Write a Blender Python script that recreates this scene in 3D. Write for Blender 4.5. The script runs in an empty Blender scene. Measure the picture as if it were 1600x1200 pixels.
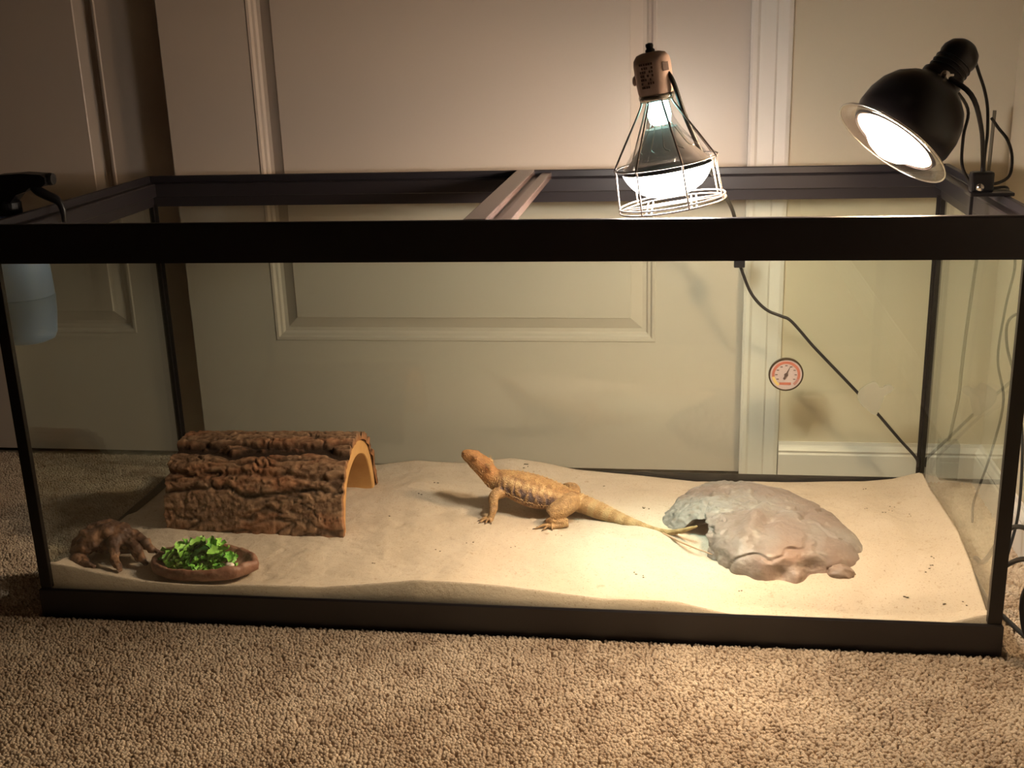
import bpy, bmesh, math, random
import numpy as np
from mathutils import Vector, Matrix
C = bpy.context.collection
S = bpy.context.scene
PI = math.pi
random.seed(5)
rng = np.random.default_rng(5)

# ---------------------------------------------------------------- camera, exposure
cam_d = bpy.data.cameras.new('camera'); cam = bpy.data.objects.new('camera', cam_d); C.objects.link(cam)
cam.location = (0.84361, -1.29334, 0.74141)
cam.rotation_euler = tuple(math.radians(a) for a in (72.7778, 1.82522, 7.94004))
cam_d.sensor_width = 36; cam_d.lens = 36 * 1805.4 / 1600; cam_d.clip_start = .02
S.camera = cam
S.view_settings.view_transform = 'Standard'; S.view_settings.look = 'None'
S.view_settings.exposure = 0.0; S.view_settings.gamma = 1; S.view_settings.use_curve_mapping = False
w = bpy.data.worlds.new('world'); S.world = w; w.use_nodes = True
w.node_tree.nodes['Background'].inputs[0].default_value = (1, .62, .35, 1)
w.node_tree.nodes['Background'].inputs[1].default_value = 0.0
# added warm fill light, unseen overhead, lifting the dim room a little
ld = bpy.data.lights.new('room_fill', 'AREA'); ld.energy = .2; ld.color = (1, .68, .46); ld.size = .5
lo = bpy.data.objects.new('room_fill', ld); C.objects.link(lo); lo.location = (.75, -1.1, 2.3)

CAGE_FACE = 158.0     # emission of the caged bulb's face
CAGE_NECK = 16.0
CAGE_SPOT = 6.0
DOME_EMIT = 205.0
DOME_SPOT = 15.0
COOL = (.10, .95, 1.0)
WARM = (1.0, .70, .44)

# ---------------------------------------------------------------- materials
def mat(name, col, rough=.6, metal=0, bump=None, var=None, spec=.5, coat=0, emit=None, trans=0, sss=0):
    m = bpy.data.materials.new(name); m.use_nodes = True
    nt = m.node_tree; b = nt.nodes['Principled BSDF']
    b.inputs['Base Color'].default_value = (*col, 1)
    b.inputs['Roughness'].default_value = rough; b.inputs['Metallic'].default_value = metal
    b.inputs['Specular IOR Level'].default_value = spec
    b.inputs['Coat Weight'].default_value = coat
    b.inputs['Transmission Weight'].default_value = trans
    if emit:
        b.inputs['Emission Color'].default_value = (*emit[0], 1); b.inputs['Emission Strength'].default_value = emit[1]
    tc = nt.nodes.new('ShaderNodeTexCoord')
    if var:   # (scale, colour2, contrast lo, hi)
        n = nt.nodes.new('ShaderNodeTexNoise'); n.inputs['Scale'].default_value = var[0]; n.inputs['Detail'].default_value = 5
        nt.links.new(tc.outputs['Object'], n.inputs['Vector'])
        r = nt.nodes.new('ShaderNodeMapRange'); r.inputs[1].default_value = var[2]; r.inputs[2].default_value = var[3]
        nt.links.new(n.outputs['Fac'], r.inputs[0])
        mx = nt.nodes.new('ShaderNodeMix'); mx.data_type = 'RGBA'
        mx.inputs[6].default_value = (*col, 1); mx.inputs[7].default_value = (*var[1], 1)
        nt.links.new(r.outputs[0], mx.inputs[0]); nt.links.new(mx.outputs[2], b.inputs['Base Color'])
    if bump:  # (scale, strength, distance)
        n = nt.nodes.new('ShaderNodeTexNoise'); n.inputs['Scale'].default_value = bump[0]; n.inputs['Detail'].default_value = 6
        nt.links.new(tc.outputs['Object'], n.inputs['Vector'])
        bp = nt.nodes.new('ShaderNodeBump'); bp.inputs['Strength'].default_value = bump[1]; bp.inputs['Distance'].default_value = bump[2]
        nt.links.new(n.outputs['Fac'], bp.inputs['Height']); nt.links.new(bp.outputs['Normal'], b.inputs['Normal'])
    return m

def attr_mat(name, attr, rough, bump=None, vor=None, spec=.3):
    m = mat(name, (.5, .5, .5), rough, bump=None if vor else bump, spec=spec)
    nt = m.node_tree; b = nt.nodes['Principled BSDF']
    a = nt.nodes.new('ShaderNodeAttribute'); a.attribute_name = attr
    nt.links.new(a.outputs['Color'], b.inputs['Base Color'])
    if vor:
        tc = nt.nodes.new('ShaderNodeTexCoord')
        v = nt.nodes.new('ShaderNodeTexVoronoi'); v.inputs['Scale'].default_value = vor[0]
        nt.links.new(tc.outputs['Object'], v.inputs['Vector'])
        bp = nt.nodes.new('ShaderNodeBump'); bp.invert = True
        bp.inputs['Strength'].default_value = vor[1]; bp.inputs['Distance'].default_value = vor[2]
        nt.links.new(v.outputs['Distance'], bp.inputs['Height']); nt.links.new(bp.outputs['Normal'], b.inputs['Normal'])
    return m

def pane_mat(name, tint, rough=.0, ior=1.5):
    """thin sheet glass: clear transmission with a Fresnel reflection, equal from both sides"""
    m = bpy.data.materials.new(name); m.use_nodes = True; nt = m.node_tree; nt.nodes.clear()
    o = nt.nodes.new('ShaderNodeOutputMaterial'); mx = nt.nodes.new('ShaderNodeMixShader')
    t = nt.nodes.new('ShaderNodeBsdfTransparent'); t.inputs[0].default_value = (*tint, 1)
    g = nt.nodes.new('ShaderNodeBsdfGlossy'); g.inputs['Roughness'].default_value = rough; g.inputs[0].default_value = (1, 1, 1, 1)
    f = nt.nodes.new('ShaderNodeFresnel'); ge = nt.nodes.new('ShaderNodeNewGeometry')
    r = nt.nodes.new('ShaderNodeMapRange'); r.inputs[3].default_value = ior; r.inputs[4].default_value = 1 / ior
    nt.links.new(ge.outputs['Backfacing'], r.inputs[0]); nt.links.new(r.outputs[0], f.inputs['IOR'])
    nt.links.new(f.outputs[0], mx.inputs[0]); nt.links.new(t.outputs[0], mx.inputs[1]); nt.links.new(g.outputs[0], mx.inputs[2])
    nt.links.new(mx.outputs[0], o.inputs[0])
    return m

def emit_mat(name, col, s, front_only=False):
    m = bpy.data.materials.new(name); m.use_nodes = True; nt = m.node_tree; nt.nodes.clear()
    o = nt.nodes.new('ShaderNodeOutputMaterial'); e = nt.nodes.new('ShaderNodeEmission')
    e.inputs[0].default_value = (*col, 1); e.inputs[1].default_value = s
    if front_only:      # the coating glows outwards; its inner side is dark
        g = nt.nodes.new('ShaderNodeNewGeometry'); q = nt.nodes.new('ShaderNodeMapRange')
        q.inputs[3].default_value = s; q.inputs[4].default_value = 0
        nt.links.new(g.outputs['Backfacing'], q.inputs[0]); nt.links.new(q.outputs[0], e.inputs[1])
    nt.links.new(e.outputs[0], o.inputs[0]); return m

M = dict(
    door=mat('door_paint', (.70, .60, .53), .38, bump=(140, .06, .001)),
    casing=mat('casing_paint', (.82, .76, .72), .35),
    wall=mat('wall_paint', (.68, .59, .46), .8, bump=(260, .15, .0008)),
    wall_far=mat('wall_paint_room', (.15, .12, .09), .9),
    ceiling=mat('ceiling_paint', (.35, .31, .26), .9),
    carpet_base=mat('carpet_backing', (.34, .27, .20), .95, var=(60, (.22, .165, .11), .35, .65)),
    plastic=mat('black_plastic', (.024, .020, .024), .38, bump=(300, .05, .0003)),
    brace=mat('brace_sheen_black', (.17, .11, .095), .25),  # black plastic; the reddish-brown light it reflects is put into the base colour
    seam=mat('black_silicone', (.010, .007, .006), .45),
    glass=pane_mat('tank_glass', (.962, .985, .960)),
    clear=pane_mat('clear_bulb_glass', (.90, .90, .90), .02),
    dish_glass=pane_mat('flange_glass', (.80, .74, .72), .10),
    wood=mat('cut_wood', (.60, .33, .115), .6, var=(22, (.48, .24, .075), .4, .65), bump=(160, .2, .001)),
    inner_bark=mat('inner_bark', (.33, .14, .055), .8, var=(90, (.20, .085, .035), .4, .6)),
    black=mat('black_enamel', (.012, .011, .013), .35),
    cord=mat('black_rubber_cord', (.016, .014, .014), .45),
    brown_cord=mat('grey_brown_cord', (.17, .14, .10), .6),
    grey_plastic=mat('grey_plastic', (.22, .20, .165), .6),
    socket=mat('beige_socket', (.60, .44, .38), .45),
    label=mat('socket_print', (.10, .06, .05), .6),
    wire=mat('cage_wire', (.26, .22, .20), .4, metal=.6),
    steel=mat('bright_steel', (.75, .73, .70), .2, metal=1),
    filament=mat('support_wire', (.62, .60, .56), .3, metal=1),
    cage_face=emit_mat('bulb_face_glow', (1.0, .90, .78), CAGE_FACE, True),
    cage_neck=emit_mat('bulb_neck_glow', (.50, 1.0, .90), CAGE_NECK),
    dome_glow=emit_mat('dome_bulb_glow', WARM, DOME_EMIT),
    silver=mat('dome_lining', (.85, .80, .74), .25, metal=1),
    gauge_case=mat('gauge_rim', (.05, .035, .02), .35),
    gauge_face=mat('gauge_dial', (.50, .40, .38), .5),
    red=mat('gauge_red', (.46, .15, .10), .5),
    yellow=mat('gauge_yellow', (.66, .48, .16), .5),
    ink=mat('gauge_ink', (.12, .08, .07), .5),
    bottle=mat('bottle_plastic', (.40, .56, .95), .4, trans=.15),
    liquid_line=mat('bottle_lower', (.26, .38, .66), .35, trans=.1),
    resin=mat('resin_dish', (.20, .085, .05), .55, var=(70, (.32, .17, .11), .45, .65), bump=(120, .6, .002)),
    drift=mat('gnarled_wood', (.075, .034, .018), .6, var=(55, (.24, .12, .06), .45, .62), bump=(90, .6, .003)),
    leaf=mat('green_leaf', (.10, .36, .035), .5, var=(60, (.28, .58, .09), .4, .62)),
    leaf_pale=mat('pale_green_leaf', (.36, .66, .12), .5, var=(60, (.20, .50, .06), .4, .62)),
    leaf_dark=mat('dark_green_leaf', (.03, .13, .03), .5),
    radish=mat('white_food', (.75, .62, .52), .5),
    eye=mat('eye_iris', (.30, .13, .03), .15),
    pupil=mat('eye_black', (.01, .008, .006), .08),
    claw=mat('claw_dark', (.07, .045, .03), .5),
    twig=mat('dry_straw', (.55, .33, .20), .7),
    speck=mat('dark_speck', (.13, .10, .07), .8),
    tape=None,
)
# translucent tape
m = bpy.data.materials.new('cloudy_tape'); m.use_nodes = True; nt = m.node_tree; nt.nodes.clear()
o_ = nt.nodes.new('ShaderNodeOutputMaterial'); mx_ = nt.nodes.new('ShaderNodeMixShader'); mx_.inputs[0].default_value = .55
t_ = nt.nodes.new('ShaderNodeBsdfTransparent'); d_ = nt.nodes.new('ShaderNodeBsdfDiffuse'); d_.inputs[0].default_value = (.50, .47, .38, 1)
nt.links.new(t_.outputs[0], mx_.inputs[1]); nt.links.new(d_.outputs[0], mx_.inputs[2]); nt.links.new(mx_.outputs[0], o_.inputs[0]); M['tape'] = m

# sand: colour grains and bump
def sand_mat():
    m = mat('fine_sand', (.70, .52, .32), .92, spec=.15)
    nt = m.node_tree; b = nt.nodes['Principled BSDF']; tc = nt.nodes.new('ShaderNodeTexCoord')
    def noise(s, d=4):
        n = nt.nodes.new('ShaderNodeTexNoise'); n.inputs['Scale'].default_value = s; n.inputs['Detail'].default_value = d
        nt.links.new(tc.outputs['Object'], n.inputs['Vector']); return n
    def ramp(src, a, b_, c1, c2):
        r = nt.nodes.new('ShaderNodeMapRange'); r.inputs[1].default_value = a; r.inputs[2].default_value = b_
        nt.links.new(src.outputs['Fac'], r.inputs[0]); x = nt.nodes.new('ShaderNodeMix'); x.data_type = 'RGBA'
        x.inputs[6].default_value = (*c1, 1); x.inputs[7].default_value = (*c2, 1); nt.links.new(r.outputs[0], x.inputs[0]); return x
    a = ramp(noise(9), .35, .65, (.475, .38, .285), (.515, .42, .325))
    g = ramp(noise(420, 2), .60, .78, (1, 1, 1), (.62, .55, .48))
    k = ramp(noise(75, 6), .66, .80, (1, 1, 1), (.60, .52, .42))
    m1 = nt.nodes.new('ShaderNodeMix'); m1.data_type = 'RGBA'; m1.blend_type = 'MULTIPLY'; m1.inputs[0].default_value = 1
    m2 = nt.nodes.new('ShaderNodeMix'); m2.data_type = 'RGBA'; m2.blend_type = 'MULTIPLY'; m2.inputs[0].default_value = 1
    nt.links.new(a.outputs[2], m1.inputs[6]); nt.links.new(g.outputs[2], m1.inputs[7])
    nt.links.new(m1.outputs[2], m2.inputs[6]); nt.links.new(k.outputs[2], m2.inputs[7])
    nt.links.new(m2.outputs[2], b.inputs['Base Color'])
    bn = noise(650, 3); bn2 = noise(110, 4)
    b1 = nt.nodes.new('ShaderNodeBump'); b1.inputs['Strength'].default_value = .35; b1.inputs['Distance'].default_value = .0008
    b2 = nt.nodes.new('ShaderNodeBump'); b2.inputs['Strength'].default_value = .5; b2.inputs['Distance'].default_value = .0022
    nt.links.new(bn.outputs['Fac'], b1.inputs['Height']); nt.links.new(bn2.outputs['Fac'], b2.inputs['Height'])
    nt.links.new(b2.outputs['Normal'], b1.inputs['Normal']); nt.links.new(b1.outputs['Normal'], b.inputs['Normal'])
    return m
M['sand'] = sand_mat()

def pile_mat():
    m = mat('carpet_tufts', (.46, .36, .26), .95, spec=.1)
    nt = m.node_tree; b = nt.nodes['Principled BSDF']
    a = nt.nodes.new('ShaderNodeAttribute'); a.attribute_name = 'tone'
    mx = nt.nodes.new('ShaderNodeMix'); mx.data_type = 'RGBA'
    mx.inputs[6].default_value = (.46, .34, .25, 1); mx.inputs[7].default_value = (.74, .60, .47, 1)
    nt.links.new(a.outputs['Fac'], mx.inputs[0]); nt.links.new(mx.outputs[2], b.inputs['Base Color']); return m
M['pile'] = pile_mat()

# ---------------------------------------------------------------- helpers
def link(name, me, parent=None):
    o = bpy.data.objects.new(name, me); C.objects.link(o)
    if parent is not None: o.parent = parent
    return o
def wloc(o):
    v = Vector((0, 0, 0))
    while o is not None: v = v + o.location; o = o.parent
    return v
def obj(name, V, F, m, parent=None, smooth=False, loc=None, label=None):
    """one mesh object from world coordinates; its origin is its parent's place (or loc)"""
    V = np.asarray(V, dtype=float).reshape(-1, 3)
    base = np.array(wloc(parent)) if parent is not None else np.zeros(3)
    if parent is None and loc is None:
        mn, mxx = V.min(0), V.max(0); loc = ((mn[0] + mxx[0]) / 2, (mn[1] + mxx[1]) / 2, mn[2])
    l = np.array(loc) if loc is not None and parent is None else np.zeros(3)
    me = bpy.data.meshes.new(name); me.from_pydata((V - base - l).tolist(), [], [tuple(int(i) for i in f) for f in F]); me.update()
    if m is not None: me.materials.append(m)
    if smooth: me.polygons.foreach_set('use_smooth', [True] * len(me.polygons))
    o = link(name, me, parent)
    if parent is None: o.location = tuple(l)
    if label: o['label'] = label
    return o
def thing(name, label, cat, loc, group=None):
    o = bpy.data.objects.new(name, None); o.empty_display_size = .02; C.objects.link(o); o.location = loc
    o['label'] = label; o['category'] = cat
    if group: o['group'] = group
    return o
def tag(o, label, cat, group=None, kind=None):
    o['label'] = label; o['category'] = cat
    if group: o['group'] = group
    if kind: o['kind'] = kind
    return o
def struct(o): o['kind'] = 'structure'; return o
def join(*parts):
    V = []; F = []; n = 0
    for v, f in parts:
        v = np.asarray(v, float).reshape(-1, 3); V.append(v); F += [tuple(i + n for i in q) for q in f]; n += len(v)
    return np.vstack(V), F
def box(a, b, ch=0.0):
    """box from corner a to corner b, edges chamfered by ch"""
    a, b2 = np.minimum(a, b), np.maximum(a, b)
    bm = bmesh.new(); bmesh.ops.create_cube(bm, size=1)
    c = (np.array(a) + b2) / 2; s = b2 - np.array(a)
    for v in bm.verts: v.co = Vector((v.co.x * s[0] + c[0], v.co.y * s[1] + c[1], v.co.z * s[2] + c[2]))
    if ch > 0: bmesh.ops.bevel(bm, geom=bm.edges[:], offset=ch, segments=2, affect='EDGES', profile=.6)
    V = np.array([v.co[:] for v in bm.verts]); bm.verts.index_update(); F = [tuple(v.index for v in f.verts) for f in bm.faces]; bm.free()
    return V, F
def catmull(P, n=8):
    P = np.asarray(P, float); Q = np.vstack([2 * P[0] - P[1], P, 2 * P[-1] - P[-2]]); out = []
    for i in range(1, len(Q) - 2):
        for t in np.arange(n) / n:
            out.append(.5 * ((2 * Q[i]) + (-Q[i-1] + Q[i+1]) * t + (2*Q[i-1] - 5*Q[i] + 4*Q[i+1] - Q[i+2]) * t*t + (-Q[i-1] + 3*Q[i] - 3*Q[i+1] + Q[i+2]) * t**3))
    out.append(P[-1]); return np.array(out)
def tube(P, r, sides=10, closed=False, n=0, cap=True):
    P = np.asarray(P, float)
    if n: 
        if np.ndim(r) > 0: r = catmull(np.c_[np.asarray(r), np.zeros(len(P)), np.zeros(len(P))], n)[:, 0]
        P = catmull(P, n)
    N = len(P); r = np.full(N, r) if np.ndim(r) == 0 else np.asarray(r)
    T = np.gradient(P, axis=0) if not closed else (np.roll(P, -1, 0) - np.roll(P, 1, 0))
    T /= np.linalg.norm(T, axis=1)[:, None] + 1e-12
    u = np.cross(T[0], [0, 0, 1]);
    if np.linalg.norm(u) < .1: u = np.cross(T[0], [0, 1, 0])
    u /= np.linalg.norm(u); V = []; a = np.arange(sides) * 2 * PI / sides
    for i in range(N):
        u = u - T[i] * (u @ T[i]); u /= np.linalg.norm(u); v = np.cross(T[i], u)
        V.append(P[i] + r[i] * (np.cos(a)[:, None] * u + np.sin(a)[:, None] * v))
    V = np.vstack(V); F = []
    for i in range(N if closed else N - 1):
        j = (i + 1) % N
        for k in range(sides):
            l = (k + 1) % sides; F.append((i*sides+k, j*sides+k, j*sides+l, i*sides+l))
    if not closed and cap:
        F.append(tuple(range(sides))); F.append(tuple((N-1)*sides + k for k in reversed(range(sides))))
    return V, F
def frame_from(n):
    n = np.asarray(n, float) / np.linalg.norm(n)
    u = np.cross(n, [0, 1, 0]) if abs(n[1]) < .98 else np.cross(n, [0, 0, 1]); u /= np.linalg.norm(u); return u, np.cross(n, u), n
def lathe(c, n, prof, seg=40, close=False):
    """profile [(r, s)], s along n from c"""
    u, v, n = frame_from(n); c = np.asarray(c, float); a = np.arange(seg) * 2 * PI / seg; V = []
    for r, s in prof: V.append(c + n * s + r * (np.cos(a)[:, None] * u + np.sin(a)[:, None] * v))
    V = np.vstack(V); F = []; K = len(prof)
    for i in range(K if close else K - 1):
        j = (i + 1) % K
        for k in range(seg):
            l = (k + 1) % seg; F.append((i*seg+k, i*seg+l, j*seg+l, j*seg+k))
    return V, F
def h3(ix, iy, iz, seed):
    n = (ix * 374761393 + iy * 668265263 + iz * 2147483647 + seed * 1274126177) & 0xffffffff
    n = ((n ^ (n >> 13)) * 1274126177) & 0xffffffff
    return ((n ^ (n >> 16)) & 0xffff) / 65535.0
def vnoise(P, scale, seed=0):
    Q = np.asarray(P, float) * scale + 1000.0; I = np.floor(Q).astype(np.int64); f = Q - I; f = f * f * (3 - 2 * f); out = 0
    for dx in (0, 1):
        for dy in (0, 1):
            for dz in (0, 1):
                wgt = (f[:, 0] if dx else 1-f[:, 0]) * (f[:, 1] if dy else 1-f[:, 1]) * (f[:, 2] if dz else 1-f[:, 2])
                out = out + wgt * h3(I[:, 0]+dx, I[:, 1]+dy, I[:, 2]+dz, seed)
    return out
def fbm(P, scale, oct=4, seed=0):
    o = 0; a = .5; s = 0
    for i in range(oct): o = o + a * vnoise(P, scale * 2**i, seed + i); s += a; a *= .5
    return o / s
def ico(c, r, sub=2, seed=None, amp=0, sc=20):
    bm = bmesh.new(); bmesh.ops.create_icosphere(bm, subdivisions=sub, radius=1)
    V = np.array([v.co[:] for v in bm.verts]); bm.verts.index_update(); F = [tuple(v.index for v in f.verts) for f in bm.faces]; bm.free()
    if amp: V = V * (1 + amp * (fbm(V, sc, 3, seed or 0) - .5))[:, None]
    return V * np.asarray(r) + np.asarray(c), F
def evaluated(o):
    dg = bpy.context.evaluated_depsgraph_get(); dg.update()
    me = bpy.data.meshes.new_from_object(o.evaluated_get(dg)); old = o.data
    o.modifiers.clear(); o.data = me; bpy.data.meshes.remove(old); return o
def get_co(me):
    a = np.empty(len(me.vertices) * 3); me.vertices.foreach_get('co', a); return a.reshape(-1, 3)
def get_no(me):
    a = np.empty(len(me.vertices) * 3, dtype=np.float32); me.vertices.foreach_get('normal', a); return a.reshape(-1, 3).astype(float)
def set_co(me, V): me.vertices.foreach_set('co', V.ravel()); me.update()
def set_col(me, col, name='skin'):
    a = me.color_attributes.new(name, 'FLOAT_COLOR', 'POINT'); a.data.foreach_set('color', np.c_[col, np.ones(len(col))].ravel())

# ---------------------------------------------------------------- the room
YD, YR, YW = .572, .615, .562      # door face, rear door face, wall face
XR = 1.336
struct(obj('floor', *box((-1.7, -2.5, -.05), (1.45, .75, -.003)), M['carpet_base'], loc=(0, 0, -.05)))
struct(obj('ceiling', *box((-1.7, -2.5, 2.42), (1.45, .75, 2.5)), M['ceiling']))
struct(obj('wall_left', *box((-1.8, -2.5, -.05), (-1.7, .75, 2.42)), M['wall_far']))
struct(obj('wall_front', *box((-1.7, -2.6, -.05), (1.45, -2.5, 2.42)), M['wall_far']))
struct(obj('wall_right', *box((XR, -2.5, -.05), (XR + .1, .75, 2.42)), M['wall']))
back = join(box((1.005, YW, -.05), (XR, .75, 2.42)), box((-1.7, YW, -.05), (-1.0, .75, 2.42)), box((-1.0, YW, 2.05), (1.005, .75, 2.42)),
            box((-1.0, .70, -.05), (1.005, .75, 2.05)))
struct(obj('wall_back', *back, M['wall']))
def moulding_x(x0, x1, yf, prof):   # profile (out, z) extruded in x, out towards -y
    V = [(x, yf - d, z) for x in (x0, x1) for d, z in prof]; n = len(prof)
    return V, [(i, (i+1) % n, (i+1) % n + n, i + n) for i in range(n)] + [tuple(range(n))[::-1], tuple(range(n, 2*n))]
bprof = [(0, -.003), (.012, -.003), (.012, .046), (.010, .049), (.0115, .053), (.008, .058), (.005, .061), (.004, .066), (0, .066)]
struct(obj('baseboard_back', *moulding_x(1.012, XR, YW, bprof), M['casing']))
V, F = moulding_x(-2.5, YW, 0, bprof); V = [(XR + y, x, z) for x, y, z in V]
struct(obj('baseboard_right', V, F, M['casing']))
# door casing (right), with its fine steps
cprof = [(0, .948), (.015, .948), (.017, .952), (.016, .958), (.0125, .962), (.0125, .985), (.010, .988), (.0105, 1.004), (.008, 1.010), (0, 1.012)]
V = [(x, YW - d, z) for z in (-.003, 2.11) for d, x in cprof]; n = len(cprof)
F = [(i, (i+1) % n, (i+1) % n + n, i + n) for i in range(n)] + [tuple(range(n))[::-1], tuple(range(n, 2*n))]
struct(obj('trim_1', V, F, M['casing']))
V2 = [(-(x) + .005, y, z) for x, y, z in V]
struct(obj('trim_2', V2, F, M['casing']))
struct(obj('trim_3', *box((-1.0, YW - .014, 2.05), (.96, YW, 2.11)), M['casing']))

def door(name, x0, x1, yf, pw):
    z0, z1 = .006, 2.04; xs = (x0 + pw, x1 - pw); holes = [(.232, .98), (1.13, 1.90)]
    parts = [box((x0, yf, z0), (xs[0], yf + .03, z1)), box((xs[1], yf, z0), (x1, yf + .03, z1)),
             box((xs[0], yf, z0), (xs[1], yf + .03, holes[0][0])), box((xs[0], yf, holes[0][1]), (xs[1], yf + .03, holes[1][0])),
             box((xs[0], yf, holes[1][1]), (xs[1], yf + .03, z1))]
    d = struct(obj(name, *join(*parts), M['door']))
    prof = [(0, 0), (.002, -.0015), (.006, -.001), (.009, .0035), (.013, .0045), (.016, .009), (.022, .0095), (.024, .0085), (.040, .002), (.0415, .0005), (.044, .0005)]
    for za, zb in holes:
        V = []; 
        for off, dep in prof:
            V += [(xs[0]+off, yf+dep, za+off), (xs[1]-off, yf+dep, za+off), (xs[1]-off, yf+dep, zb-off), (xs[0]+off, yf+dep, zb-off)]
        F = [(4*i+k, 4*i+(k+1) % 4, 4*i+4+(k+1) % 4, 4*i+4+k) for i in range(len(prof)-1) for k in range(4)]
        k = 4*(len(prof)-1); F.append((k, k+1, k+2, k+3))
        obj('raised_panel', V, F, M['door'], d)
    return d
door('door_1', .003, .958, YD, .150)
door('door_2', -.955, .035, YR, .158)

# ---------------------------------------------------------------- carpet pile
def carpet():
    sp = .0038; bl = []
    def block(x0, x1, y0, y1):
        X, Y = np.meshgrid(np.arange(x0, x1, sp), np.arange(y0, y1, sp)); P = np.c_[X.ravel(), Y.ravel()]
        bl.append(P + rng.uniform(-.0019, .0019, P.shape))
    block(-.20, XR - .014, -.46, -.004); block(-.62, -.006, 0, .60); block(1.238, XR - .014, 0, .548); block(-.62, -.20, -.25, 0); block(0, 1.23, .478, .548)
    P = np.vstack(bl); n = len(P)
    P3 = np.c_[P, np.zeros(n)]
    h = .0042 + .0018 * fbm(P3, 110, 2, 3) + rng.uniform(0, .0007, n) - .0012
    r = rng.uniform(.0025, .0033, n); ang = rng.uniform(0, 2*PI, n); lean = rng.normal(0, .0011, (n, 2)) + .0012 * (fbm(P3, 35, 2, 9) - .5)[:, None]
    k = 4; a = np.arange(k) * 2*PI/k
    V = np.zeros((n, 2*k + 1, 3))
    for lvl, (rr, zz, ll) in enumerate(((1.05, 0, 0), (.95, .70, .6))):
        for j in range(k):
            V[:, lvl*k+j, 0] = P[:, 0] + r*rr*np.cos(ang + a[j] + lvl*.5) + lean[:, 0]*ll
            V[:, lvl*k+j, 1] = P[:, 1] + r*rr*np.sin(ang + a[j] + lvl*.5) + lean[:, 1]*ll
            V[:, lvl*k+j, 2] = -.0035 + (h + .0035)*zz
    V[:, 2*k, 0] = P[:, 0] + lean[:, 0]; V[:, 2*k, 1] = P[:, 1] + lean[:, 1]; V[:, 2*k, 2] = h
    tri = []
    for j in range(k):
        l = (j+1) % k; tri += [(j, l, k+l), (j, k+l, k+j), (k+j, k+l, 2*k)]
    tri = np.array(tri); F = (tri[None] + (np.arange(n) * (2*k+1))[:, None, None]).reshape(-1, 3)
    me = bpy.data.meshes.new('carpet_pile'); Vf = V.reshape(-1, 3)
    me.vertices.add(len(Vf)); me.vertices.foreach_set('co', Vf.ravel())
    me.loops.add(F.size); me.loops.foreach_set('vertex_index', F.ravel().astype(np.int32))
    me.polygons.add(len(F)); me.polygons.foreach_set('loop_start', np.arange(0, F.size, 3, dtype=np.int32))
    me.polygons.foreach_set('loop_total', np.full(len(F), 3, dtype=np.int32))
    me.polygons.foreach_set('use_smooth', np.ones(len(F), dtype=bool)); me.update(calc_edges=True); me.validate()
    tone = np.clip(.5 + .9*(fbm(P3, 14, 3, 5) - .5) + .9*(fbm(P3, 70, 2, 6) - .5) + rng.normal(0, .13, n), 0, 1)
    at = me.attributes.new('tone', 'FLOAT', 'POINT'); at.data.foreach_set('value', np.repeat(tone, 2*k+1).astype(np.float32))
    me.materials.append(M['pile'])
    o = link('carpet_pile', me); tag(o, 'beige cut pile carpet covering the whole floor around the tank', 'carpet', kind='stuff')
carpet()

# ---------------------------------------------------------------- the tank
W, D, H, RIM, TR = 1.232, .473, .531, .048, .0415
tank = thing('reptile_tank', 'long glass reptile tank with black plastic frame standing on the carpet', 'terrarium', (W/2, D/2, 0))
def ring(prof, x0, y0, x1, y1):
    V = []
    for d, z in prof: V += [(x0+d, y0+d, z), (x1-d, y0+d, z), (x1-d, y1-d, z), (x0+d, y1-d, z)]
    n = len(prof); F = [(4*i+k, 4*i+(k+1) % 4, 4*((i+1) % n)+(k+1) % 4, 4*((i+1) % n)+k) for i in range(n) for k in range(4)]
    return V, F
top = [(0, H-RIM), (0, H-.0025), (.0012, H-.0006), (.003, H), (.0065, H), (.008, H-.001), (.0085, H-.0095), (.0095, H-.0105), (.021, H-.0105), (.0225, H-.012), (.0225, H-.030), (.0215, H-.031),
       (.0125, H-.031), (.0115, H-RIM)]
obj('top_frame', *ring(top, 0, 0, W, D), M['plastic'], tank)
bot = [(0, 0), (0, TR-.002), (.002, TR), (.0038, TR), (.0038, .006), (.02, .006), (.02, 0)]
obj('bottom_frame', *ring(bot, 0, 0, W, D), M['plastic'], tank)
g0, g1, gt = .0042, .0105, H-.034
obj('front_glass', *box((g0, g0, .0065), (W-g0, g1, gt)), M['glass'], tank)
obj('back_glass', *box((g0, D-g1, .0065), (W-g0, D-g0, gt)), M['glass'], tank)
obj('side_glass', *box((g0, g1+.0003, .0065), (g1, D-g1-.0003, gt)), M['glass'], tank)
obj('side_glass', *box((W-g1, g1+.0003, .0065), (W-g0, D-g1-.0003, gt)), M['glass'], tank)
obj('glass_floor', *box((g1+.001, g1+.001, .0065), (W-g1-.001, D-g1-.001, .0125)), M['seam'], tank, label='opaque black tank floor under the sand')
for sx in (0, 1):
    for sy in (0, 1):
        cx = g1 if not sx else W-g1; cy = g1 if not sy else D-g1; dx = (-1 if sx else 1); dy = (-1 if sy else 1)
        wd = .0065 if sy else .0045
        ox = g0*.4 if not sx else W-g0*.4
        if not sy: wd = .0075 if sx else .0058
        parts = [box(((ox), cy - dy*.0072 if sy == 0 else cy, TR), (cx+dx*wd, cy+dy*.0012, gt), .0006)]
        parts.append(box((cx, cy, TR), (cx+dx*.0012, cy+dy*.006, gt)))
        obj('corner_seam', *join(*parts), M['seam'], tank)
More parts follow.
